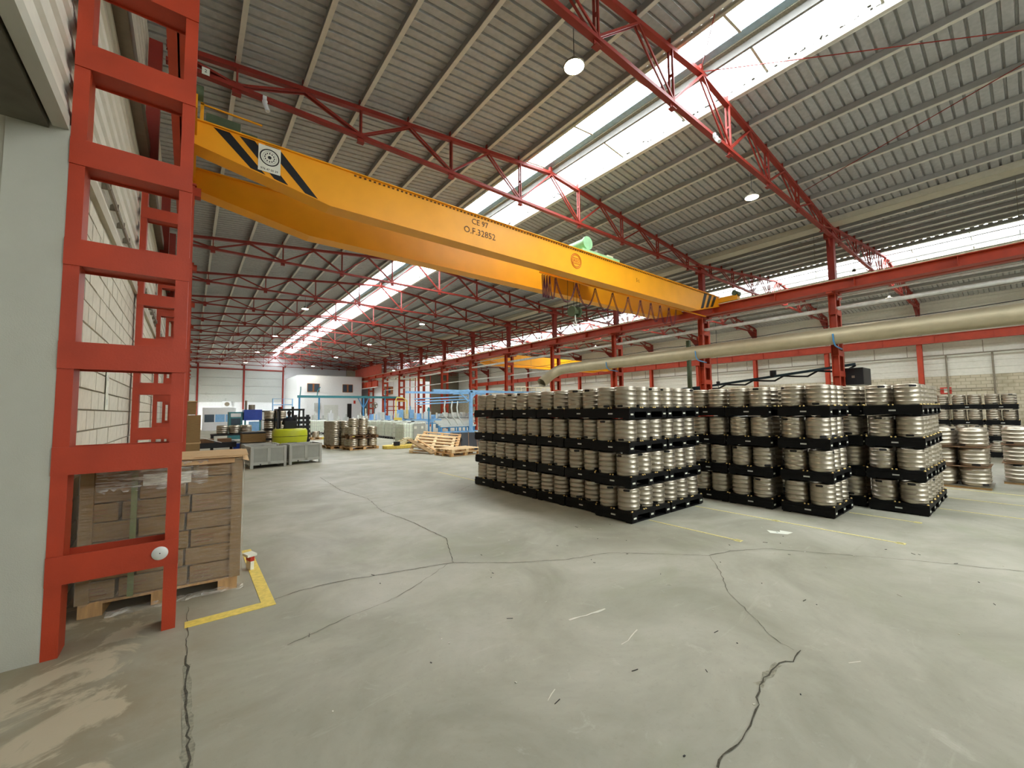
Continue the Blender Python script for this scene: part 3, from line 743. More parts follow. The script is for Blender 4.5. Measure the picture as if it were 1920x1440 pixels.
stack(9.05, 4.11, .0, 'rear stack of the middle block', 'kegs in the middle block', LF)
stack(10.48, 1.25, .0, 'front stack of the right block', 'kegs in the right block', ALL)
stack(11.72, 1.25, .0, 'front right-hand stack of the right block', 'kegs in the right block', ALL)
stack(10.60, 2.15, .0, 'second stack of the right block', 'kegs in the right block', LF)
stack(10.62, 3.01, .0, 'rear stack of the right block', 'kegs in the right block', [(0, 0), (0, 1)])
for j in range(3): stack(24.0, .32+.88*j, 0, '%s stack of the distant row past the columns' % ['right', 'middle', 'left'][j], 'kegs in the distant row', [(0, 0), (0, 1)])
# wide kegs on wood with sheets between (right edge)
def wide_stack(x, y, nx, ny, where, base='wooddark'):
    t = thing('low_pallet', 'low dark pallet under the wide kegs, %s' % where, 'pallet', (x, y, 0))
    for i in range(3): MB().box(i*(nx*.52-.12)/2, i*(nx*.52-.12)/2+.12, 0, ny*.52, 0, .05).build('runner', 'wooddark' if i else 'wood', t)
    MB().box(-.02, nx*.52, -.02, ny*.52, .05, .065).build('deck', 'steel_dark', t)
    for k in range(3):
        z = .066+k*.462
        for i in range(nx):
            for j in range(ny):
                keg((x+.26+.52*i, y+.26+.52*j, z), 'wide shiny keg, %s tier, %s, %s' % (['bottom', 'middle', 'top'][k], ['front row', 'second row', 'third row'][i]+[' near', ' next', ' third', ' far'][j]+' place', where), 'wide kegs at the right edge', random.random() < .4, random.uniform(0, 6.28), big=True)
        if k < 2:
            tag(MB().box(x-.01, x+nx*.52+.01, y-.01, y+ny*.52+.01, z+.450, z+.460).build('separator_sheet', 'wooddark'), 'thin brown sheet under the %s wide keg tier, %s' % (['middle', 'top'][k], where), 'board', 'sheets between wide kegs')
wide_stack(14.7, .70, 2, 4, 'second block from the right edge')
wide_stack(16.25, -1.0, 2, 3, 'block cut by the right edge')
# dark crates at the right edge behind
t = thing('dark_crate_stack', 'tall black stack of crates at the right edge behind the kegs', 'crate', (24.0, -1.9, 0))
for k in range(6): MB().box(0, 1.2, 0, 1.9, k*.38, k*.38+.35).build('crate', 'black', t)

# ================================================================== CARTON PALLET behind the first column
cp_ = thing('carton_pallet', 'wooden pallet of brown cartons in stretch film behind the nearest red column', 'pallet load', (-.80, 5.90, 0), -.09)
pw = MB()
for x0 in (0, .55, 1.12): pw.box(x0, x0+.16, 0, 1.15, .02, .11)
for x0 in (0, .55, 1.12): MB().box(x0, x0+.18, 0, 1.15, .0, .115).build('block_runner', 'wood', cp_)
for j in range(5): MB().box(0, 1.3, j*.25, j*.25+.14, .115, .14).build('deck_board', 'wood', cp_)
row = 0; z = .145
bx1 = None
for r_ in range(7):
    h = .19
    xs_ = [(0, .40), (.42, .80), (.82, 1.30)] if r_ % 2 else [(0, .26), (.29, .84), (.86, 1.30)]
    for i, (a, b) in enumerate(xs_):
        o = MB().box(a, b, random.uniform(0, .012), .42, z+.004, z+h-.004).build('carton', 'card', cp_)
        bevel(o, .006, 1)
        pr_ = MB()                                        # printed lines on the side
        for q in range(3):
            wq = random.uniform(.1, .2); zq = z+.05+q*.035; pr_.box(a+.04, a+.04+min(wq, b-a-.08), -.0015, .0145, zq, zq+.006)
        if r_ % 2 == 0: pr_.build('print', 'brownframe', o)
    MB().box(.02, 1.29, .43, 1.14, z+.004, z+h-.004).build('carton', 'card', cp_)
    z += h+.002
MB().box(1.22, 1.325, -.025, .05, .14, z).box(-.02, .08, -.025, .05, .14, z).build('corner_board', 'card', cp_)
MB().box(.36, .41, -.022, -.018, .14, z).build('green_strap', 'strap', cp_)
MB().box(.45, .85, -.028, -.024, z-.24, z-.12).build('paper_label', 'label', cp_)
w_ = MB()
nx = 40
for i in range(nx):
    pass
def crumple(x0, x1, z0, z1, y, amp, nx, nz, seed):
    rnd = random.Random(seed); vs = []; fs = []
    for i in range(nx+1):
        for j in range(nz+1):
            vs.append((x0+(x1-x0)*i/nx, y-rnd.random()*amp, z0+(z1-z0)*j/nz+(rnd.uniform(-.03, .03) if j == 0 else 0)))
    for i in range(nx):
        for j in range(nz): a = i*(nz+1)+j; fs.append((a, a+nz+1, a+nz+2, a+1))
    return MB().add(vs, fs, 0, True)
crumple(-.02, 1.33, .13, z, -.032, .006, 24, 16, 2).build('stretch_film', 'wrap', cp_)
crumple(.10, 1.0, z-.26, z+.0, -.045, .05, 26, 8, 3).build('crumpled_film', 'wrapthick', cp_)
s_ = crumple(-.02, 1.2, .13, z, 0, .012, 16, 14, 4); s_.v = [(1.335-y_, x_+0.0, z_) for x_, y_, z_ in s_.v]; s_.build('stretch_film', 'wrap', cp_)
lid = thing('cardboard_sheet', 'loose pale cardboard sheet lying on the near carton pallet, top one', 'cardboard', (-.82, 5.85, z+.012), -.09)
MB().box(0, 1.33, -.05, 1.1, .0, .01).build('sheet', 'cardlight', lid)
lid2 = thing('cardboard_sheet', 'overhanging pale cardboard cover under the loose sheet on the near cartons', 'cardboard', (-.84, 5.84, z+.002), -.07)
MB().add([(0, 0, 0), (1.28, 0, 0), (1.28, 1.2, 0), (0, 1.2, 0), (1.42, -.02, -.045), (1.42, 1.2, -.03), (0, -.06, -.05), (1.28, -.06, -.05)], [(0, 1, 2, 3), (1, 4, 5, 2), (6, 7, 1, 0)]).build('cover', 'cardlight', lid2)
MB().box(.9, 1.41, -.02, .9, .022, .03).build('flap', 'cardlight', lid2)
fs_ = thing('film_scrap', 'crumpled clear film lying on the floor before the carton pallet', 'film', (-.6, 5.55, 0))
for i in range(3):
    rnd = random.Random(20+i); vs = []; nn = 10
    for a in range(nn+1):
        for b in range(5): vs.append((i*.38+a*.04+rnd.uniform(-.01, .01), b*.045+rnd.uniform(-.01, .01)-i*.02+.2, max(.002, .006+rnd.random()*.05*(1-abs(b-2)/2.2))))
    MB().add(vs, [(a*5+b, a*5+b+5, a*5+b+6, a*5+b+1) for a in range(nn) for b in range(4)], 0, False).build('film', 'wrapthick', fs_)
tp = thing('barrier_roll', 'white and red tape end standing beside the near carton pallet', 'tape', (.68, 6.35, 0), .3)
MB().box(-.02, .02, -.06, .06, 0, .16).build('white_strip', 'label', tp); MB().box(-.024, .024, -.062, .062, .11, .17).build('red_strip', 'signred', tp); MB().box(-.06, .05, -.07, .08, .17, .2).build('loose_film', 'label', tp)

# ================================================================== FLOOR MARKS
def flatpoly(pts, w, name, m, z=.003, jag=.0, seed=0, parent=floor):
    rnd = random.Random(seed); P = []
    for a, b in zip(pts, pts[1:]):
        n = max(1, int(math.dist(a, b)/.06)) if jag else 1
        for i in range(n):
            u = i/n; P.append((a[0]+(b[0]-a[0])*u+rnd.uniform(-jag, jag), a[1]+(b[1]-a[1])*u+rnd.uniform(-jag, jag)))
    P.append(pts[-1]); vs = []
    for i, p in enumerate(P):
        q = P[min(i+1, len(P)-1)]; o = P[max(i-1, 0)]; dx, dy = q[0]-o[0], q[1]-o[1]; l = math.hypot(dx, dy) or 1
        ww = w*(rnd.uniform(.5, 1.5) if jag else 1)/2
        vs += [(p[0]-dy/l*ww, p[1]+dx/l*ww, z), (p[0]+dy/l*ww, p[1]-dx/l*ww, z)]
    return MB().add(vs, [(2*i+1, 2*i+3, 2*i+2, 2*i) for i in range(len(P)-1)]).build(name, m, parent)
CR = [([(0.7, 5.14), (1.03, 5.22), (1.48, 5.19), (1.83, 5.1), (2.33, 4.97), (2.8, 4.85)], .016), ([(2.8, 4.85), (3.4, 4.35), (4.0, 3.97), (4.64, 3.78), (4.96, 3.48), (5.6, 2.83), (6.01, 2.73), (6.5, 2.44), (6.92, 1.8), (7.38, 1.13), (7.77, 0.42), (7.91, 0.18)], .014),
      ([(2.8, 4.85), (3.04, 5.39), (3.24, 5.81), (3.23, 6.18), (3.23, 7.12), (3.12, 8.26), (3.31, 9.62), (3.12, 11.04), (3.24, 13.74)], .016), ([(2.72, 4.85), (2.3, 4.61), (1.83, 4.36), (1.22, 4.24), (0.73, 4.09)], .009),
      ([(5.6, 2.83), (5.19, 2.5), (4.66, 2.17), (4.38, 1.86), (4.03, 1.5), (3.97, 1.33)], .009), ([(4.01, 1.29), (3.8, 1.28), (3.68, 1.35), (3.47, 1.34), (3.28, 1.34), (3.08, 1.26), (2.91, 1.22), (2.68, 1.19), (2.49, 1.23), (2.37, 1.2)], .02),
      ([(3.22, 8.53), (4.08, 8.72), (5.11, 8.83), (6.1, 9.5)], .012), ([(.06, 5.55), (.05, 4.98), (.05, 4.45)], .008), ([(.05, 4.45), (.05, 3.87), (.06, 3.08), (.06, 2.4)], .026)]
for i, (p, w) in enumerate(CR): flatpoly(p, w*.5, 'crack', 'crack', .004, .011, i)
flatpoly([(.05, 4.3), (.05, 3.87), (.06, 3.08), (.06, 2.4)], .05, 'crack_edge', 'crackpale', .002, .006, 30)
flatpoly([(3.68, 1.35), (3.47, 1.34), (3.28, 1.34)], .05, 'crack_edge', 'crackpale', .002, .01, 31)
for p, w in (([(2.9, 2.84), (3.1, 2.80), (3.34, 2.77)], .022), ([(3.25, 2.33), (3.05, 2.28), (2.95, 2.28)], .007), ([(2.12, 2.23), (2.0, 2.18)], .005), ([(4.1, 1.0), (4.2, .95)], .005)): flatpoly(p, w, 'paint_scuff', 'debris', .003, .008, 5)
def tape(label, rects, squares=()):
    mb = MB()
    for a, b, c, d in rects: mb.box(a, b, c, d, 0, .004)
    o = mb.build('floor_marking', 'paleline'); tag(o, label, 'floor marking', 'floor lines'); return o
def line(x, ya, yb, lab, w=.035, sq=()):
    return tape(lab, [(x-w/2, x+w/2, ya, yb)]+[(x-.05, x+.05, s-.05, s+.05) for s in sq])
line(6.56, 2.83, 4.38, 'thin yellow floor line left of the front keg corner, short one', sq=(2.86,))
line(8.19, 1.27, 4.38, 'long thin yellow floor line running out from between the first two blocks', sq=(1.3, 2.92))
line(9.85, 1.30, 2.26, 'thin yellow floor line before the gap between middle and right blocks', sq=(1.33,))
line(11.5, -.6, 1.24, 'thin yellow floor line nearest the camera at the right edge')
line(12.97, -.6, 1.24, 'thin yellow floor line right of the right keg block')
line(14.4, -.6, 1.5, 'thin yellow floor line farthest right, by the wide kegs')
line(6.5, 9.6, 12.2, 'faint floor line beyond the far end of the long row')
o = MB().box(.66, .78, 5.15, 7.25, 0, .004).box(.03, .78, 5.02, 5.16, 0, .0041).build('floor_marking', 'tape'); tag(o, 'broad yellow tape corner on the floor around the carton pallet', 'floor marking', 'floor lines')
mb = MB().add([(7.33, 2.70, .003), (7.45, 2.50, .003), (7.62, 2.48, .003), (7.60, 2.66, .003), (7.5, 2.62, .003), (7.46, 2.80, .003)], [(0, 1, 2, 3, 4, 5)]); mb.build('paint_scuff', 'label', floor)
# litter: small chips scattered on the floor
lit = MB(); rnd = random.Random(5)
for i in range(70):
    x_, y_ = rnd.uniform(.8, 8), rnd.uniform(.3, 5.2)
    if x_ > 6: y_ = rnd.uniform(.2, 3.0)
    a = rnd.uniform(0, 3.1); l = rnd.choice([.01, .015, .03, .06]); ww = .004 if l > .02 else .008
    lit.bar((x_, y_, .003), (x_+l*math.cos(a), y_+l*math.sin(a), .004), ww, .004, rnd.choice([0, 1]))
o = lit.build('floor_litter', ['debris', 'ink']); tag(o, 'tiny chips and splinters scattered on the concrete floor', 'litter', kind='stuff')

# ================================================================== GREY PLASTIC BINS
def bin_(lab, x, y, rz, w=1.2, d=1.0, h=.78):
    t = thing('plastic_bin', lab, 'bin', (x, y, 0), rz, 'grey plastic bins')
    for a, b, c, e in ((0, w, 0, .05), (0, w, d-.05, d), (0, .05, .05, d-.05), (w-.05, w, .05, d-.05)): MB().box(a+.03, b-.03, c+.02, e, .12, h-.02).build('panel', 'binpanel', t)
    MB().box(.03, w-.03, .03, d-.03, .12, .15).build('floor_panel', 'binpanel', t)
    for xx in (0, w-.1):
        for yy in (0, d-.1): bevel(MB().box(xx, xx+.1, yy, yy+.1, 0, h).build('corner_post', 'bingrey', t), .012)
    for yy in (-.0, d-.04):
        MB().box(w/2-.05, w/2+.05, yy, yy+.04, .12, h).build('middle_rib', 'bingrey', t)
        MB().box(.1, w-.1, yy, yy+.04, .12, .22).box(.1, w-.1, yy, yy+.05, h-.07, h).build('rim', 'bingrey', t)
    for xx in (0, w-.05): MB().box(xx, xx+.05, .1, d-.1, .12, .2).box(xx, xx+.05, .1, d-.1, h-.07, h).box(xx, xx+.05, d/2-.05, d/2+.05, .2, h).build('side_rim', 'bingrey', t)
    MB().box(.3, .34, -.008, 0, .1, .16).build('catch', 'black', t)
bin_('grey plastic bin at the left of the front pair, half behind the cartons', 1.78, 17.4, .10, 1.18)
bin_('grey plastic bin standing behind the left front bin', 1.72, 18.65, .04, 1.18)
bin_('grey plastic bin at the right of the front pair, before the forklift', 3.08, 17.75, .14, 1.22)

# ================================================================== FORKLIFT
fk = thing('forklift', 'yellow-green forklift with black cab frame seen from behind', 'forklift', (3.0, 20.6, 0), -.05)
cw = MB(); n = 16; vs = []
pts = []
for i in range(n+1):
    a = PI+PI*i/n; pts.append((.66+.70*math.cos(a), .45+.45*math.sin(a)))
cv = MB(); LV = [(.30, .55), (.42, .80), (.62, .95), (.95, 1.0), (1.18, .98), (1.27, .90)]
for z_, f_ in LV: cv.v += [(.66+(x_-.66)*f_, .6+(y_-.6)*f_, z_) for x_, y_ in pts+[(1.36, 1.0), (-.04, 1.0)]]
K = n+3
for a in range(len(LV)-1):
    for b in range(K): cv.f.append([a*K+b, a*K+(b+1) % K, (a+1)*K+(b+1) % K, (a+1)*K+b]); cv.m.append(0); cv.smooth.append(b < n)
cv.f.append(list(range((len(LV)-1)*K, len(LV)*K))); cv.m.append(0); cv.smooth.append(False)
cv.build('counterweight', 'lime', fk)
MB().prism([(.66+(x_-.66)*1.0, .6+(y_-.6)*1.004) for x_, y_ in pts]+[(1.3, .6), (.02, .6)], 'z', .93, .95).build('bumper_groove', 'black', fk)
MB().box(.50, .86, .0, .12, .62, .68).build('tow_plate', 'black', fk)
o = MB().box(.1, 1.26, 1.0, 2.3, .35, .85).build('chassis', 'lime', fk); bevel(o, .05)
for x_ in (.1, 1.26):
    for y_ in (.75, 2.15):
        mb = MB(); mb.lathe([(0, -.1), (.2, -.1), (.28, -.08), (.28, .08), (.2, .1), (0, .1)], 20); mb.v = [(x_+z_, y_+a_, .28+b_) for a_, b_, z_ in mb.v]; mb.build('wheel', 'rubber', fk)
for x_ in (.16, 1.20):
    MB().bar((x_, .55, 1.25), (x_, .68, 2.12), .07, .09).build('cab_post', 'black', fk); MB().bar((x_, 2.2, .85), (x_, 1.85, 2.12), .07, .07).build('cab_post', 'black', fk)
mb = MB().box(.12, 1.24, .6, .7, 2.1, 2.18).box(.12, 1.24, 1.8, 1.9, 2.1, 2.18).box(.12, .2, .6, 1.9, 2.1, 2.18).box(1.16, 1.24, .6, 1.9, 2.1, 2.18)
for i in range(5): mb.box(.3+i*.18, .34+i*.18, .6, 1.9, 2.12, 2.15)
mb.build('overhead_guard', 'black', fk)
o = MB().box(.40, .96, .85, 1.4, 1.1, 1.2).box(.42, .94, .78, .90, 1.2, 1.62).build('seat', 'black', fk); bevel(o, .05, 3)
MB().tube([(.68, 1.9, 1.0), (.68, 1.65, 1.4)], .025, 8).build('steering_column', 'black', fk)
mb = MB(); mb.tube([(.68+.16*math.cos(a*PI/8), 1.63+.03*math.sin(a*PI/8), 1.42+.15*math.sin(a*PI/8)) for a in range(16)], .014, 6, closed=True); mb.build('steering_wheel', 'black', fk)
for x_ in (.35, .93): MB().box(x_, x_+.1, 2.4, 2.5, .1, 2.3).build('mast_rail', 'black', fk)
MB().box(.3, 1.1, 2.5, 2.56, .4, .5).box(.3, 1.1, 2.5, 2.56, .8, .9).build('carriage', 'black', fk)
for x_ in (.35, .85): MB().box(x_, x_+.13, 2.56, 3.6, .35, .39).build('fork', 'steel_dark', fk)
MB().lathe([(0, 0), (.05, 0), (.05, .09), (0, .1)], 10, (.3, .65, 2.18)).build('beacon', 'red', fk)

# ================================================================== EUROPALLETS
def euro(name, lab, loc, rz, group=None, w=1.6, d=1.25, tilt=None, m='wood'):
    t = thing(name, lab, 'pallet', loc, rz, group)
    if tilt: t.rotation_euler = tilt
    for j in range(3):
        y = j*(d-.12)/2
        MB().box(0, w, y, y+.12, 0, .02).build('bottom_board', m, t)
        for i in range(3): x_ = i*(w-.16)/2; MB().box(x_, x_+.16, y, y+.12, .02, .11).build('block', m, t)
    for i in range(3): x_ = i*(w-.14)/2; MB().box(x_, x_+.14, 0, d, .11, .13).build('stringer_board', m, t)
    for j in range(6):
        y = j*(d-.13)/5; MB().box(0, w, y, y+.13, .13, .15).build('deck_board', m, t)
    return t
GP = 'wooden pallets in the heap'
euro('wooden_pallet', 'wooden pallet flat on the floor, bottom of the heap before the blue machine', (9.0, 15.75, 0), .12, GP, 1.7, 1.25)
euro('wooden_pallet', 'wooden pallet lying on top of the bottom one in the heap', (9.05, 15.75, .155), .10, GP, 1.7, 1.25, m='woodpale')
euro('wooden_pallet', 'wooden pallet leaning against the heap, slats facing the camera', (8.3, 18.5, .02), 0, GP, 2.0, 1.9, (.36, .10, -.62), 'woodpale')
euro('wooden_pallet', 'second leaning wooden pallet just behind the first in the heap', (8.95, 19.0, .20), 0, GP, 2.0, 1.7, (.36, .10, -.62), 'wood')
for i, (lb, x_, y_, rz_) in enumerate((('broad chipboard plank leaning at the front of the pallet heap', 9.0, 17.35, -.5), ('narrow plank leaning right of the chipboard in the pallet heap', 9.25, 17.2, -.42))):
    t = thing('plank', lb, 'plank', (x_, y_, 0), 0, 'planks on the heap')
    t.rotation_euler = (0, 0, 0)
    MB().bar((0, 0, .03), (-.5+.1*i, 1.55, .62), .34 if i == 0 else .14, .03).build('board', 'wood' if i else 'card', t)
t = thing('dark_metal_ramp', 'dark sheet-metal ramp leaning behind the pallet heap', 'ramp', (10.4, 18.4, 0), -.55)
MB().add([(0, 0, 0), (1.6, 0, 0), (1.6, 1.8, .75), (0, 1.8, .75), (0, 0, .05), (1.6, 0, .05), (1.6, 1.8, .8), (0, 1.8, .8)], [(0, 3, 2, 1), (4, 5, 6, 7), (0, 1, 5, 4), (1, 2, 6, 5), (2, 3, 7, 6), (3, 0, 4, 7)]).build('sheet', 'black', t)
for i in range(4): MB().bar((.1+i*.45, 0, .07), (.1+i*.45, 1.8, .82), .03, .03).build('rib', 'wooddark', t)
MB().box(.05, .12, 1.7, 1.78, 0, .75).box(1.48, 1.55, 1.7, 1.78, 0, .75).build('leg', 'black', t)

# keg pallets in the middle distance
def mid_load(x, y, rz, where, nx, ny, tiers):
    euro('wooden_pallet', 'wooden pallet under squat kegs, %s' % where, (x, y, 0), rz, 'pallets under squat kegs', nx*.53, ny*.53)
    z = .152
    for k, (a, b) in enumerate(tiers):
        for i in range(a):
            for j in range(b):
                c, s = math.cos(rz), math.sin(rz); lx, ly = .265+i*.53, .265+j*.53
                if k == 1 and len(tiers) > 2 and nx > 2: lx += .0
                keg((x+c*lx-s*ly, y+s*lx+c*ly, z), 'squat keg, %s, %s tier, place %s' % (where, ['bottom', 'second', 'top'][k], ['left', 'middle', 'right'][i]+' '+['front', 'centre', 'back'][j]), 'squat kegs far off', random.random() < .5, random.uniform(0, 6), True, holes=(k > 0 and j == 0))
        z += .452
        if k == 0 and nx > 2:
            euro('wooden_pallet', 'wooden pallet between the two keg tiers, %s' % where, (x-.03, y, z), rz, 'pallets under squat kegs', nx*.53, ny*.53, m='wooddark'); z += .152
mid_load(6.65, 22.1, .10, 'load right of the bins', 3, 2, [(3, 2), (3, 2), (2, 1)])
mid_load(6.1, 23.6, .05, 'load left and behind', 2, 3, [(2, 3), (2, 3), (2, 3)])
# loads around the forklift
t = thing('carton_pile', 'flat pile of brown crates left of the forklift', 'crate', (2.0, 22.9, 0), 0)
MB().box(0, .95, 0, 1.0, 0, .05).build('base_board', 'wooddark', t)
for k, (z0, z1) in enumerate(((.05, .52), (.62, 1.02))):
    for i in range(4): MB().box(0, .95, 0, 1.0, z0+i*(z1-z0)/4+.006, z0+(i+1)*(z1-z0)/4).build('crate', 'card', t)
    MB().box(0, .95, 0, 1.0, z1+.01, z1+.08).build('tray', 'black', t)
euro('wooden_pallet', 'dark pallet with tall kegs left of the forklift', (3.05, 24.6, 0), 0, 'pallets under squat kegs', 1.1, 1.1, m='wooddark')
for k in range(4):
    for i in range(2): keg((3.35+i*.53, 24.9, .152+k*.5), 'squat keg, column beside the forklift mast, tier %s from the floor, %s' % (['one', 'two', 'three', 'four'][k], ['left', 'right'][i]), 'squat kegs far off', False, i, True, holes=False)
    if k < 3: tag(MB().box(3.07, 4.15, 24.62, 25.2, .152+k*.5+.455, .152+k*.5+.495).build('separator_sheet', 'black'), 'black tray in the keg column beside the forklift, %s one' % ['lowest', 'middle', 'highest'][k], 'tray', 'black trays by the forklift')
t = thing('black_tray_stack', 'stack of black keg trays right of the forklift', 'tray', (4.75, 26.4, 0))
for k in range(7): MB().box(0, .9, 0, .9, .05+k*.26, .20+k*.26).box(.05, .2, .05, .2, .2+k*.26, .31+k*.26).box(.7, .85, .05, .2, .2+k*.26, .31+k*.26).build('tray', 'black', t)
euro('wooden_pallet', 'pallet with single kegs right of the forklift', (6.6, 32.8, 0), 0, 'pallets under squat kegs', 1.2, 1.2)
for i in range(2): keg((6.9+i*.55, 33.1, .152), 'lone squat keg on the low pallet right of the forklift, %s' % ['left', 'right'][i], 'squat kegs far off', False, i, True, holes=False)
t = thing('yellow_kerb', 'low yellow kerb on the floor right of the forklift', 'kerb', (7.0, 33.4, 0), .05); MB().box(.8, 3.4, -.6, -.42, 0, .16).build('kerb', 'tape', t)
# keg rack left: trailer and machine
pass
t = thing('keg_table', 'dark low table carrying a row of kegs at far left', 'table', (.95, 26.6, 0))
MB().box(0, 1.9, 0, 1.1, .82, .9).build('table_top', 'black', t)
for x_ in (.02, 1.78):
    for y_ in (.02, .98): MB().box(x_, x_+.1, y_, y_+.1, 0, .82).build('leg', 'black', t)
for i in range(3):
    for j in range(2): keg((1.45+i*.54, 26.9+j*.54, .9), 'squat keg on the dark table, %s of the %s row' % (['left', 'middle', 'right'][i], ['front', 'back'][j]), 'squat kegs far off', False, i, True, holes=False)
keg((2.5, 26.9, .02), 'squat keg on the floor under the dark table, right end', 'squat kegs far off', False, 0, True, holes=False)
t = thing('black_trailer', 'low black trailer with pale rail left of the dark keg table', 'trailer', (.2, 24.4, 0))
MB().box(0, 1.7, 0, 1.6, .35, .6).build('bed', 'black', t); MB().bar((.1, -.02, .95), (1.1, -.02, .6), .03, .03).build('rail', 'pipe', t)
for x_ in (.2, 1.5): MB().tube([(x_-.05, .3, .2), (x_+.05, .3, .2)], .2, 14).build('wheel', 'rubber', t)
for i in range(2): MB().box(.25+i*.7, .8+i*.7, .1, .6, .6, .78).build('crate', 'wooddark', t)
t = thing('blue_box', 'blue plastic tub on the floor at far left behind the cartons', 'box', (.15, 22.0, 0)); MB().box(0, .75, 0, .6, 0, .32).box(.03, .72, .03, .57, .32, .36).build('tub', 'deepblue', t)
t = thing('blue_box', 'blue plastic tub under the dark keg table, seen between the kegs', 'box', (1.9, 26.2, 0)); MB().box(0, .45, 0, .35, 0, .4).build('tub', 'deepblue', t)
t = thing('tall_carton_stack', 'tall stack of brown cartons at far left, seen past the red column', 'carton', (-.1, 20.0, 0))
for k, (x1_, z0, z1) in enumerate(((.48, .1, .85), (.48, .9, 1.95), (.33, 1.97, 2.45))): bevel(MB().box(0, x1_, 0, 1.1, z0, z1).build('carton', 'card', t), .01, 1)
MB().box(0, .5, 0, 1.1, .85, .9).box(0, .36, -.02, 1.1, 2.46, 2.5).build('board', 'cardlight', t)
MB().box(-.05, .5, 0, 1.1, 0, .1).build('pallet_base', 'wood', t)
# washing machine with blue cabinet
t = thing('keg_washer', 'teal keg washing machine with a blue cabinet on top', 'machine', (2.2, 34.5, 0))
MB().box(0, .8, 0, 1.2, .2, 2.1).build('teal_body', 'teal', t); MB().box(.12, .68, -.02, 0, 1.2, 1.65).build('window_panel', 'glassdark', t); MB().box(.1, .7, -.02, 0, 1.75, 2.0).build('display_panel', 'white', t)
MB().box(.85, 1.95, -.2, 1.0, 1.5, 2.25).build('blue_cabinet', 'deepblue', t)
MB().box(.9, 1.0, -.1, 0, 0, 1.5).box(1.8, 1.9, -.1, 0, 0, 1.5).box(.9, 1.9, -.1, .9, .55, .65).build('frame', 'teal', t)
MB().tube([(1.0, .2, 2.25), (1.0, .2, 2.9)], .07, 8).tube([(1.35, .2, 2.25), (1.35, .2, 2.6)], .2, 12).build('exhaust', 'steel_dark', t)
MB().box(1.2, 1.8, -.1, .3, .65, 1.4).build('inner_guard', 'lightblue', t)
for i in range(2): MB().lathe(keg_profile(.27, .5), 18, (1.25+i*.6, -.6, .25)).build('loaded_keg', 'steel', t)
MB().box(.9, 2.0, -.9, -.3, .1, .22).build('loading_tray', 'wooddark', t)
t = thing('filler_machine', 'white filling machine with blue tanks right of the blue cabinet', 'machine', (4.35, 36.0, 0))
MB().box(0, .8, 0, .8, 0, 2.1).build('white_column', 'plasticwhite', t)
for i in range(3): MB().tube([(1.0+i*.42, .3, .9), (1.0+i*.42, .3, 1.9-i*.1)], .2, 12).build('tank', 'cyan' if i != 1 else 'lightblue', t)
MB().box(.2, 2.2, 0, .7, .5, .85).build('base', 'cream', t); MB().box(-.2, 1.1, -.02, .1, 2.1, 2.18).build('arm', 'black', t)
# white cabin, air conditioner
t = thing('glazed_cabin', 'white glazed office cabin against the far wall at left', 'cabin', (1.3, 60, 0))
MB().box(0, 3.2, 0, 3, 0, 1.0).box(0, 3.2, 0, 3, 1.9, 2.7).box(0, .1, 0, 3, 1, 1.9).box(3.1, 3.2, 0, 3, 1, 1.9).build('walls', 'white', t)
for i in range(3):
    f = MB().box(.1+i*1.02, .16+i*1.02, -.03, .03, 1, 1.9).build('window_frame', 'white', t); MB().box(.16+i*1.02, 1.1+i*1.02, .02, .04, 1.0, 1.9).build('pane', 'lightblue' if i else 'glassdark', f)
t = thing('air_conditioner', 'air conditioner unit on the far white wall above the cabin', 'air conditioner', (4.5, Y1-.01, 3.0))
MB().box(-.55, .55, -.35, 0, 0, .85).build('case', 'white', t); MB().tube([(.05, -.36, .42), (.05, -.37, .42)], .32, 16).build('fan_grille', 'steel_dark', t)

# ================================================================== WHITE OFFICE BLOCKS
t = thing('office_block', 'white two-storey office block with two small windows at the hall end', 'office', (12.4, 66, 0))
poly = [(.0, 10.2), (.0, 1.2)]+[(1.2-1.2*math.cos(a*PI/12), 1.2-1.2*math.sin(a*PI/12)) for a in range(1, 7)]+[(9.15, 0), (9.15, 10.2)]
MB().prism(poly, 'z', 0, 7.5).build('walls', 'white', t)
MB().prism([(x_, y_-.03) for x_, y_ in poly], 'z', 7.5, 7.56).build('roof_slab', 'panelgrey', t)
for a, b in ((1.25, 2.85), (6.25, 7.7)):
    f = MB().box(a-.05, b+.05, -.06, 0, 5.05, 5.12).box(a-.05, b+.05, -.06, 0, 6.22, 6.3).box(a-.05, a+.03, -.06, 0, 5.1, 6.25).box(b-.03, b+.05, -.06, 0, 5.1, 6.25).box((a+b)/2-.12, (a+b)/2+.12, -.06, 0, 5.1, 6.25).build('window_frame', 'brownframe', t)
    MB().box(a, (a+b)/2-.1, -.03, -.01, 5.1, 6.25).box((a+b)/2+.1, b, -.03, -.01, 5.1, 6.25).build('pane', 'glassdark', f)
MB().box(6.95, 7.6, -.03, 0, 0, 3.3).build('doorway', 'black', t)
MB().box(3.6, 5.6, -.04, 0, 0, 3.1).build('sliding_door', 'plasticwhite', t)
MB().box(2.2, 3.0, -.3, 0, 2.4, 3.4).build('vent_unit', 'panelgrey', t)
MB().box(7.9, 8.2, -.03, 0, 3.3, 3.8).build('red_sign', 'signred', t)
t = thing('office_block', 'white building behind the far red columns in the second bay', 'office', (23.0, 60, 0))
MB().box(0, 7.4, 0, 14, 0, 6.75).build('walls', 'white', t)
f = MB().box(-.1, 1.1, -.5, 0, 4.6, 5.75).build('wooden_window_box', 'brownframe', t); MB().box(.3, .7, -.52, -.5, 4.8, 5.5).build('pane', 'glassdark', f)
for z_ in (2.6, 4.2): MB().tube([(0, -.05, z_), (7.4, -.05, z_)], .03, 6).build('wall_pipe', 'pipe', t)
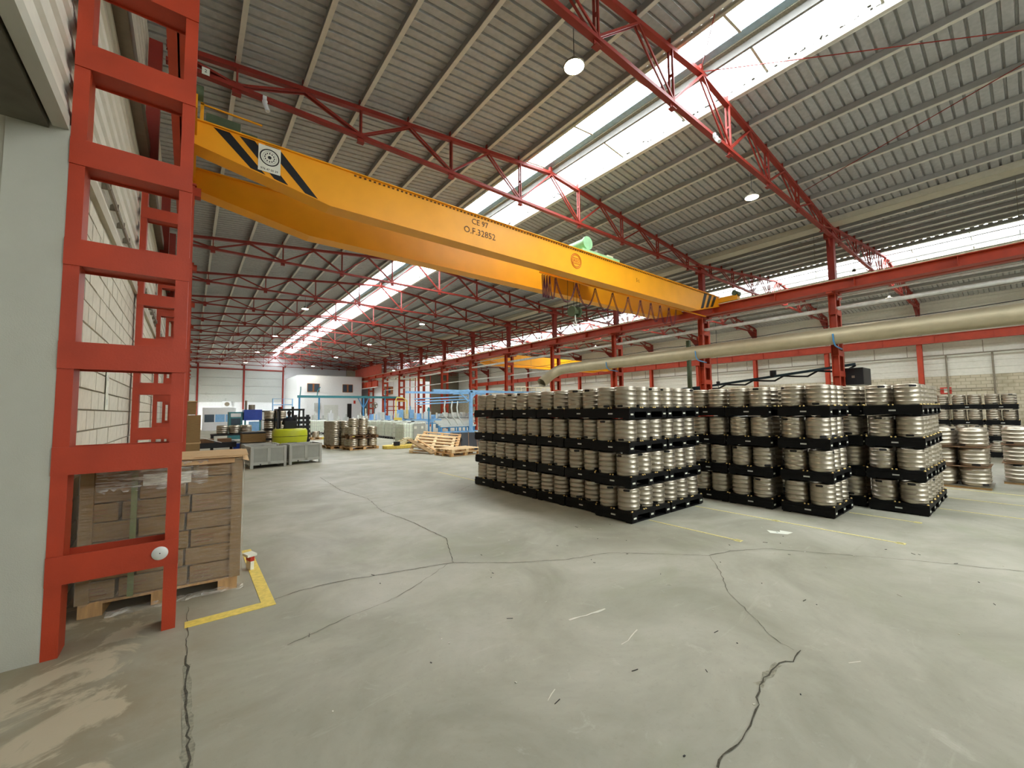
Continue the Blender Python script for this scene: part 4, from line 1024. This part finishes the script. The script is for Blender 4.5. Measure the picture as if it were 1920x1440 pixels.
for i in range(3): MB().box(4.5+i*.9, 4.9+i*.9, -.04, 0, 6.0, 6.5).build('vent_slot', 'pipe', t)
t = thing('roof_pipes', 'pale machinery lying on the roof edge of the white second bay building', 'machine', (28, 60.5, 6.76)); MB().box(0, 1.6, 0, 1, 0, .6).tube([(-3, .3, .3), (0, .3, .3)], .15, 8).build('unit', 'cream', t)

# ================================================================== IBC TANKS
ib = thing('ibc_tank', '', 'tank')
bevel(MB().box(.05, 1.40, .05, 1.15, .18, 1.28).build('bottle', 'tank', ib), .08, 3)
cg = MB()
for z_ in (.20, .48, .76, 1.04, 1.30):
    for a, b in (((0, 0), (1.45, 0)), ((1.45, 0), (1.45, 1.2)), ((1.45, 1.2), (0, 1.2)), ((0, 1.2), (0, 0))): cg.bar((a[0], a[1], z_), (b[0], b[1], z_), .022, .022)
for i in range(9):
    for y_ in (0, 1.2): cg.bar((i*1.45/8, y_, .14), (i*1.45/8, y_, 1.3), .02, .02)
for i in range(1, 7):
    for x_ in (0, 1.45): cg.bar((x_, i*1.2/7, .14), (x_, i*1.2/7, 1.3), .02, .02)
cg.build('cage', 'pipe', ib)
pb = MB().box(0, 1.45, 0, 1.2, .1, .15)
for x_ in (0, .63, 1.27):
    for y_ in (0, .5, 1.02): pb.box(x_, x_+.18, y_, y_+.18, 0, .1)
pb.build('pallet_base', 'black', ib)
MB().lathe([(0, 0), (.12, 0), (.12, .05), (0, .06)], 14, (.72, .6, 1.28)).build('lid', 'black', ib)
MB().box(.65, .8, -.03, .05, .2, .32).build('valve', 'black', ib)
snapshot(ib)
ib.location = (9.95, 22.9, 0); ib.rotation_euler = (0, 0, .12); ib['label'] = 'nearest caged liquid tank, with a grey plate on its front'; ib['group'] = 'caged liquid tanks'
pn = MB().box(.62, 1.46, -.03, -.015, .42, 1.27).build('grey_plate', 'bingrey', ib); MB().box(.66, .84, -.035, -.03, .95, 1.1).box(1.15, 1.3, -.035, -.03, .95, 1.1).build('paper_label', 'label', pn)
for i in range(6): dup(ib, (11.75-.05*i, 26.6+1.32*i, 0), random.uniform(-.03, .03), '%s caged liquid tank in the row behind the nearest one' % ORD[i+1])
dup(ib, (11.0, 24.7, 0), .12, 'caged liquid tank directly behind the one with the grey plate')
dup(ib, (8.55, 40, 0), 0, 'lone caged liquid tank at the far left, right of the forklift')
# yellow spill tray with hoses, brown beam
t = thing('spill_tray', 'low yellow tray heaped with coiled hoses on the floor', 'tray', (8.12, 21.2, 0), -.08)
pts = [(1.0+.95*math.cos(a*PI/10), .5+.5*math.sin(a*PI/10)) for a in range(20)]
bevel(MB().prism(pts, 'z', 0, .18).build('basin', 'tape', t), .03)
hs = MB()
for i in range(5): hs.tube([(.95+.12*i+(.35-.03*i)*math.cos(a*PI/8), .5+(.28)*math.sin(a*PI/8), .22+.07*i+.03*math.sin(a*1.3+i)) for a in range(16)], .03, 6, closed=True)
hs.build('hose_coil', 'cream', t); MB().box(.55, .85, .02, .2, .18, .38).build('black_block', 'black', t)
t = thing('timber_beam', 'brown beam lying on the floor between yellow tray and pallet heap', 'beam', (9.75, 20.4, 0), -.25); MB().box(0, 1.3, 0, .3, 0, .26).box(-.02, 0, -.01, .31, 0, .27).build('beam', 'wooddark', t)

# ================================================================== BLUE PROCESS LINE
t = thing('blue_process_line', 'long blue machine bench with rows of grey valve units', 'machine', (11.6, 35.2, 0), -.02)
MB().box(0, 7.4, 0, 1.2, .95, 1.25).build('bench', 'lightblue', t)
for i in range(11): MB().box(.1+i*.7, .22+i*.7, -.02, .1, 0, .95).build('leg', 'blue', t)
for i in range(10):
    u = MB().box(.1+i*.74, .5+i*.74, .2, .9, 1.25, 1.65+.15*(i % 3)).build('unit', 'lightblue' if i % 2 else 'plasticwhite', t)
    MB().tube([(.3+i*.74, .1, 1.3), (.3+i*.74, .1, 1.85)], .09, 10).build('cylinder', 'pipe', u)
for i in range(3): MB().box(3.2+i*.5, 3.6+i*.5, .0, .5, 1.35, 2.15).build('cabinet', 'lightblue' if i != 1 else 'cream', t)
MB().box(0, 7.4, -.05, 0, .8, .9).build('drip_tray', 'blue', t)
MB().box(7.4, 11.5, .2, 1.2, .35, .75).build('conveyor_bed', 'blue', t)
for i in range(6): MB().box(7.5+i*.75, 7.6+i*.75, .2, .3, 0, .35).build('conveyor_leg', 'blue', t)
for j in range(4): MB().tube([(7.4, .15+j*.3, 1.0+j*.12), (11.5, .15+j*.3, 1.0+j*.12)], .08, 8).build('guide_rail', 'pipe', t)
for i in range(8): MB().box(7.5+i*.5, 7.85+i*.5, .5, 1.0, 1.45, 1.75+.1*(i % 2)).build('keg_gripper', 'plasticwhite' if i % 2 else 'panelgrey', t)
for i, (x_, c) in enumerate(((.5, 'cream'), (2.1, 'red'), (4.6, 'cyan'), (5.8, 'plasticwhite'))): MB().tube([(x_, .8, 1.2), (x_, .8, 2.3+.1*i)], .05, 6).build('riser_pipe', c, t)
t = thing('yellow_stand', 'tall thin yellow tube frame beside the blue machine', 'stand', (13.2, 32.0, 0))
MB().tube([(0, 0, 0), (0, 0, 2.95), (.1, 0, 3.15), (.6, 0, 3.1), (.95, 0, 2.9), (.95, 0, 1.8)], .045, 8).tube([(0, 0, 2.85), (.95, 0, 2.85)], .03, 8).build('frame', 'tape', t)
MB().box(-.1, .5, -.1, .15, .9, 1.5).build('control_box', 'tape', t)
t = thing('blue_gantry', 'blue steel gantry with hanging pale hoses behind the long keg row', 'gantry', (0, 22, 0))
MB().box(13.98, 14.16, 0, .18, 0, 3.25).build('post', 'lightblue', t)
MB().box(11.4, 21.5, 0, .18, 3.16, 3.30).build('cross_beam', 'lightblue', t)
MB().bar((13.9, .1, 3.3), (14.9, 4.2, 3.3), .12, .12).bar((16.5, .1, 3.25), (15.2, 4.2, 3.25), .12, .12).bar((11.5, 4.2, 3.3), (18, 4.2, 3.3), .14, .14).build('rear_beam', 'lightblue', t)
for z_ in (2.45, 2.62, 2.8): MB().tube([(11.6, .3+z_, z_), (13.9, .2, z_+.1)], .04, 6).build('feed_pipe', 'lightblue', t)
for i, x_ in enumerate((12.4, 12.9, 13.3)): MB().tube([(x_, .4, 2.6), (x_-.12, .3, 2.2), (x_-.05, .3, 1.7), (x_+.35, .3, 1.15)], .045, 8).build('hanging_hose', 'plasticwhite', t)
MB().bar((13.88, .1, 2.6), (14.6, .1, 3.2), .08, .08).bar((13.88, .1, 2.6), (13.2, .1, 3.2), .08, .08).build('knee_brace', 'lightblue', t)
for i in range(5): MB().tube([(14.2+i*.8, .3, 3.05), (15.0+i*.8, 1.6, 2.9)], .05, 6).build('overhead_pipe', 'lightblue' if i % 2 else 'cyan', t)
t = thing('roller_table', 'pale roller conveyor under the blue gantry', 'conveyor', (12.2, 22.6, 0))
for j in range(4): MB().box(0, 2.6, j*.25, j*.25+.12, 1.0+j*.1, 1.1+j*.1).build('roller_rail', 'plasticwhite', t)
for i in range(5): MB().box(i*.6, i*.6+.08, 0, .08, 0, 1.0).build('leg', 'blue', t)
MB().box(-.2, 2.7, -.05, .1, .55, .72).build('side_beam', 'lightblue', t)
t = thing('white_carton_stack', 'pale crates just left of the far end of the long keg row', 'crate', (8.9, 14.0, 0)); 
for k in range(2): MB().box(0, .9, 0, .7, k*.42, k*.42+.4).build('crate', 'plasticwhite', t)
t.location = (12.9, 19.2, 0)
t = thing('signal_pole', 'small teal lamp on a blue pole beside the blue gantry', 'lamp', (11.9, 23.6, 0))
MB().tube([(0, 0, 0), (0, 0, 2.0)], .05, 8).build('pole', 'blue', t); MB().lathe([(.11, 0), (.1, .1), (.06, .22), (0, .26)], 12, (0, 0, 2.0)).build('lamp_shade', 'teal', t)
# teal overhead rail near the offices
t = thing('overhead_pipe_rail', 'long teal pipe rail on posts before the white office', 'pipe', (8.8, 47, 0))
MB().box(0, 11.0, 0, .2, 3.55, 3.8).build('rail', 'teal', t)
for x_ in (.2, 2.1, 6.8, 9.3): MB().tube([(x_, .1, 0), (x_, .1, 3.6)], .09, 8).build('post', 'blue', t)
for x_ in (.25, 1.9, 9.3): MB().tube([(x_, .1, 3.8), (x_+.05, .1, 4.3), (x_+(.3 if x_ == 1.9 else .05), .1, 4.7)], .05, 6).build('vent_stub', 'teal', t)
for s_ in (-1, 1): MB().bar((6.8, .1, 2.4), (6.8+s_*.6, .1, 3.55), .08, .08).build('knee_brace', 'blue', t)
t = thing('white_machine_row', 'row of small white machines and bottles before the office', 'machine', (8.4, 50, 0))
for i in range(11): 
    h = [1.1, 1.5, 1.0, 1.7, 1.3, 1.9, 1.2, 1.4, 1.1, 1.6, 1.2][i]
    MB().box(i*.85, i*.85+.5, 0, .6, .5, h).tube([(i*.85+.3, .3, h), (i*.85+.3, .3, h+.35)], .08, 8).build('unit', ['plasticwhite', 'panelgrey', 'white'][i % 3], t)
MB().box(-.2, 9.5, 0, .8, .35, .5).build('bench', 'pipe', t)
for i in range(8): MB().box(i*1.3, i*1.3+.1, .1, .2, 0, .35).build('leg', 'pipe', t)
t = thing('blue_handrail', 'light blue handrail platform right of the forklift roof', 'railing', (5.6, 40, 0))
MB().tube([(0, 0, 0), (0, 0, 3.2), (1.5, 0, 3.2), (1.5, 0, 0)], .05, 6).tube([(0, 0, 2.7), (1.5, 0, 2.7)], .04, 6).tube([(.8, 0, 2.2), (.8, 0, 3.2)], .04, 6).build('rail', 'lightblue', t)
t = thing('wall_fan', 'round grey fan on a thin arm right of the office', 'fan', (17.2, 48, 2.75))
mb = MB(); mb.tube([(.36*math.cos(a*PI/10), 0, .36*math.sin(a*PI/10)) for a in range(20)], .025, 6, closed=True); mb.build('guard_ring', 'steel_dark', t)
for k in range(4): MB().bar((0, 0, 0), (.32*math.cos(k*PI/2+.4), .03, .32*math.sin(k*PI/2+.4)), .16, .02, up=(0, 1, 0)).build('blade', 'steel_dark', t)
MB().tube([(0, .05, -.3), (0, .05, -2.75)], .04, 6).build('stand', 'teal', t)
t = thing('red_frame_stand', 'red steel frame structure standing between far columns', 'frame', (19.0, 50, 0))
for x_ in (0, 1.3, 2.6): MB().box(x_, x_+.1, 0, .1, 0, 3.7).build('post', 'red', t)
MB().box(0, 2.7, 0, .1, 3.4, 3.7).box(0, 2.7, 0, .1, 2.6, 2.7).box(0, 2.7, 0, .1, 2.1, 2.2).build('crossbar', 'red', t)
t = thing('fire_extinguisher_stand', 'red hose reel post before the white office', 'extinguisher', (16.6, 44, 0)); MB().tube([(0, 0, 0), (0, 0, 1.0)], .12, 10).box(-.2, .2, -.1, .1, 1.0, 1.6).build('body', 'extinguisher', t)

# ================================================================== SECOND BAY KIT
t = thing('cable_carrier', 'dark sagging cable carrier beam running above the keg stacks', 'cable', (24.8, 5.0, 0))
MB().bar((-.5, 0, 3.95), (-.2, 7.6, 3.25), .12, .12).bar((-.2, 7.6, 3.2), (0, 9, 3.15), .25, .25).build('beam', 'bluepipe', t)
mb = MB()
for k in range(6): y = k*1.5; mb.tube([(-.45+k*.05, y, 3.9-k*.14), (-.5+k*.05, y+.4, 3.65-k*.13), (-.45+k*.05, y+.9, 3.68-k*.13), (-.42+k*.05, y+1.5, 3.76-k*.14)], .05, 6)
mb.build('hanging_cables', 'black', t)
MB().box(-.5, -.3, 8, 8.2, 0, 6.2).build('green_post', 'darkgreen', t); MB().tube([(-.3, 3.5, 3.6), (-.3, 3.5, 3.95)], .16, 10).tube([(-.3, 7.0, 3.3), (-.3, 7.0, 3.65)], .15, 10).build('motor', 'black', t)
t = thing('speaker_box', 'black box cabinet fixed to the nearest middle column', 'cabinet', (23.05, 4.5, 2.95))
bevel(MB().box(.05, 1.4, .0, .68, .0, .75).build('cabinet', 'black', t), .02); MB().tube([(1.4, .3, .4), (1.75, .3, .4)], .03, 6).build('handle', 'black', t)
MB().bar((1.3, .1, 0), (3.2, .1, -.5), .05, .05).build('brace', 'black', t); MB().box(0, .05, .3, .4, .3, .4).build('mounting_plate', 'steel_dark', t)
t = thing('exit_sign', 'small red and white emergency sign on the right block wall', 'sign', (45.45, 4.05, 3.1))
MB().box(0, .03, -.3, .3, -.25, .25).build('plate', 'signred', t); MB().box(-.005, 0, -.1, .1, -.16, .16).build('pictogram', 'label', t)
t = thing('platform_railing', 'cream safety railing on a raised platform in the second bay', 'railing', (26.5, 33, 3.4))
for i in range(8): MB().tube([(i*.7, 0, 0), (i*.7, 0, 1.0)], .04, 6).build('post', 'cream', t)
for z_ in (.5, 1.0): MB().tube([(0, 0, z_), (4.9, 0, z_)], .04, 6).build('rail', 'cream', t)
MB().box(-.5, 5.4, 0, 1.5, -.2, 0).build('deck', 'red', t); MB().box(0, .2, 0, .2, -3.4, -.2).box(4.7, 4.9, 0, .2, -3.4, -.2).build('support', 'red', t)
t = thing('control_cabinet', 'white control cabinet with a dark screen behind the keg stacks', 'cabinet', (25.2, 8.1, 0)); MB().box(0, 1.2, 0, .8, 0, 2.75).build('body', 'plasticwhite', t); MB().box(.2, .8, -.01, 0, 2.3, 2.65).build('screen', 'glassdark', t)
t = thing('orange_tank', 'rounded orange machine hood just above the keg stacks', 'machine', (24.6, 7.2, 0)); MB().tube([(0, 0, 2.35), (0, 1.2, 2.35)], .5, 20).box(-.4, .4, 0, 1.2, 0, 2.3).build('hood', 'red', t)
for i, (x_, y_) in enumerate(((29, 20), (30, 11), (33, 14))):
    t = thing('machine_tool', ['grey workshop machine in the second bay behind the columns', 'low grey machine in the second bay near the right wall', 'pale machine in the second bay beside the right wall'][i], 'machine', (x_, y_, 0))
    MB().box(0, 2.5, 0, 2, 0, 1.4).build('base', 'bingrey', t); MB().box(.3, 1.4, .3, 1.2, 1.4, 2.3).build('head', 'plasticwhite' if i == 2 else 'steel_dark', t)
t = thing('chain_hoist', 'small hook hanging from a chain in front of the right wall', 'hoist', (36.4, 16.96, 0)); MB().tube([(0, 0, 4.2), (0, 0, 9.52)], .02, 5).build('chain', 'black', t); MB().box(-.12, .12, -.1, .1, 4.0, 4.3).build('block', 'black', t); MB().tube([(0, 0, 4.0), (0, 0, 3.85), (.12, 0, 3.72), (.05, 0, 3.6), (-.1, 0, 3.66)], .03, 6).build('hook', 'black', t)

# ================================================================== FORKLIFT DRIVER (seen from behind, dark clothes)
def driver(loc):
    P = thing('person', 'person in dark work clothes seated in the forklift, seen from behind', 'person', loc)
    def skin(name, verts, edges, rad, m, sub=2):
        me = bpy.data.meshes.new(name); me.from_pydata(verts, edges, []); me.materials.append(MATS[m]); o = ob(name, me, P)
        md = o.modifiers.new('skin', 'SKIN'); md.use_smooth_shade = True
        for i, r in enumerate(rad): me.skin_vertices[0].data[i].radius = (r if isinstance(r, tuple) else (r, r))
        me.skin_vertices[0].data[0].use_root = True
        sb = o.modifiers.new('sub', 'SUBSURF'); sb.levels = sub; sb.render_levels = sub; return o
    # body: pelvis 0, waist, chest, neck base, neck, head ; arms to the wheel ; legs bent forward
    V = [(0, 0, 1.30), (0, .0, 1.46), (0, .02, 1.66), (0, .03, 1.77), (0, .05, 1.84), (0, .07, 1.95), (0, .07, 2.03),
         (-.19, .03, 1.72), (-.25, .12, 1.50), (-.16, .36, 1.44), (-.12, .44, 1.45), (.19, .03, 1.72), (.25, .12, 1.50), (.16, .36, 1.44), (.12, .44, 1.45),
         (-.10, .10, 1.27), (-.13, .48, 1.28), (-.13, .55, .92), (-.13, .68, .88), (.10, .10, 1.27), (.13, .48, 1.28), (.13, .55, .92), (.13, .68, .88)]
    E_ = [(0, 1), (1, 2), (2, 3), (3, 4), (4, 5), (5, 6), (2, 7), (7, 8), (8, 9), (9, 10), (2, 11), (11, 12), (12, 13), (13, 14), (0, 15), (15, 16), (16, 17), (17, 18), (0, 19), (19, 20), (20, 21), (21, 22)]
    rad = [(.15, .11), (.14, .10), (.17, .11), (.08, .08), .05, .085, .07, .065, .05, .036, .03, .065, .05, .036, .03, .085, .065, .045, .04, .085, .065, .045, .04]
    skin('body', V, E_, rad, 'workwear')
    hd = MB(); n = 16
    hd.lathe([(.02, -.115), (.06, -.10), (.078, -.05), (.083, .0), (.08, .05), (.06, .09), (.025, .112), (0, .115)], n, (0, .08, 1.965))
    for s in (-1, 1): hd.box(s*.083-.008, s*.083+.008, .07, .10, 1.95, 1.99)
    hd.box(-.012, .012, .155, .18, 1.935, 1.975); h = hd.build('head', 'skin', P)
    MB().lathe([(.088, -.01), (.09, .05), (.07, .10), (.03, .125), (0, .128)], n, (0, .072, 1.968)).build('hair', 'black', P)
    for s in (-1, 1):
        MB().box(s*.12-.03, s*.12+.03, .43, .50, 1.43, 1.47).build('hand', 'skin', P)
        for f in range(4): MB().tube([(s*.12-.024+f*.016, .49, 1.465), (s*.12-.024+f*.016, .525-.004*abs(f-1), 1.46), (s*.12-.024+f*.016, .53, 1.43)], .0075, 6).build('finger', 'skin', P)
        MB().tube([(s*.12-s*.03, .45, 1.45), (s*.12-s*.055, .48, 1.445), (s*.12-s*.05, .505, 1.43)], .009, 6).build('thumb', 'skin', P)

driver((3.72, 21.6, 0))
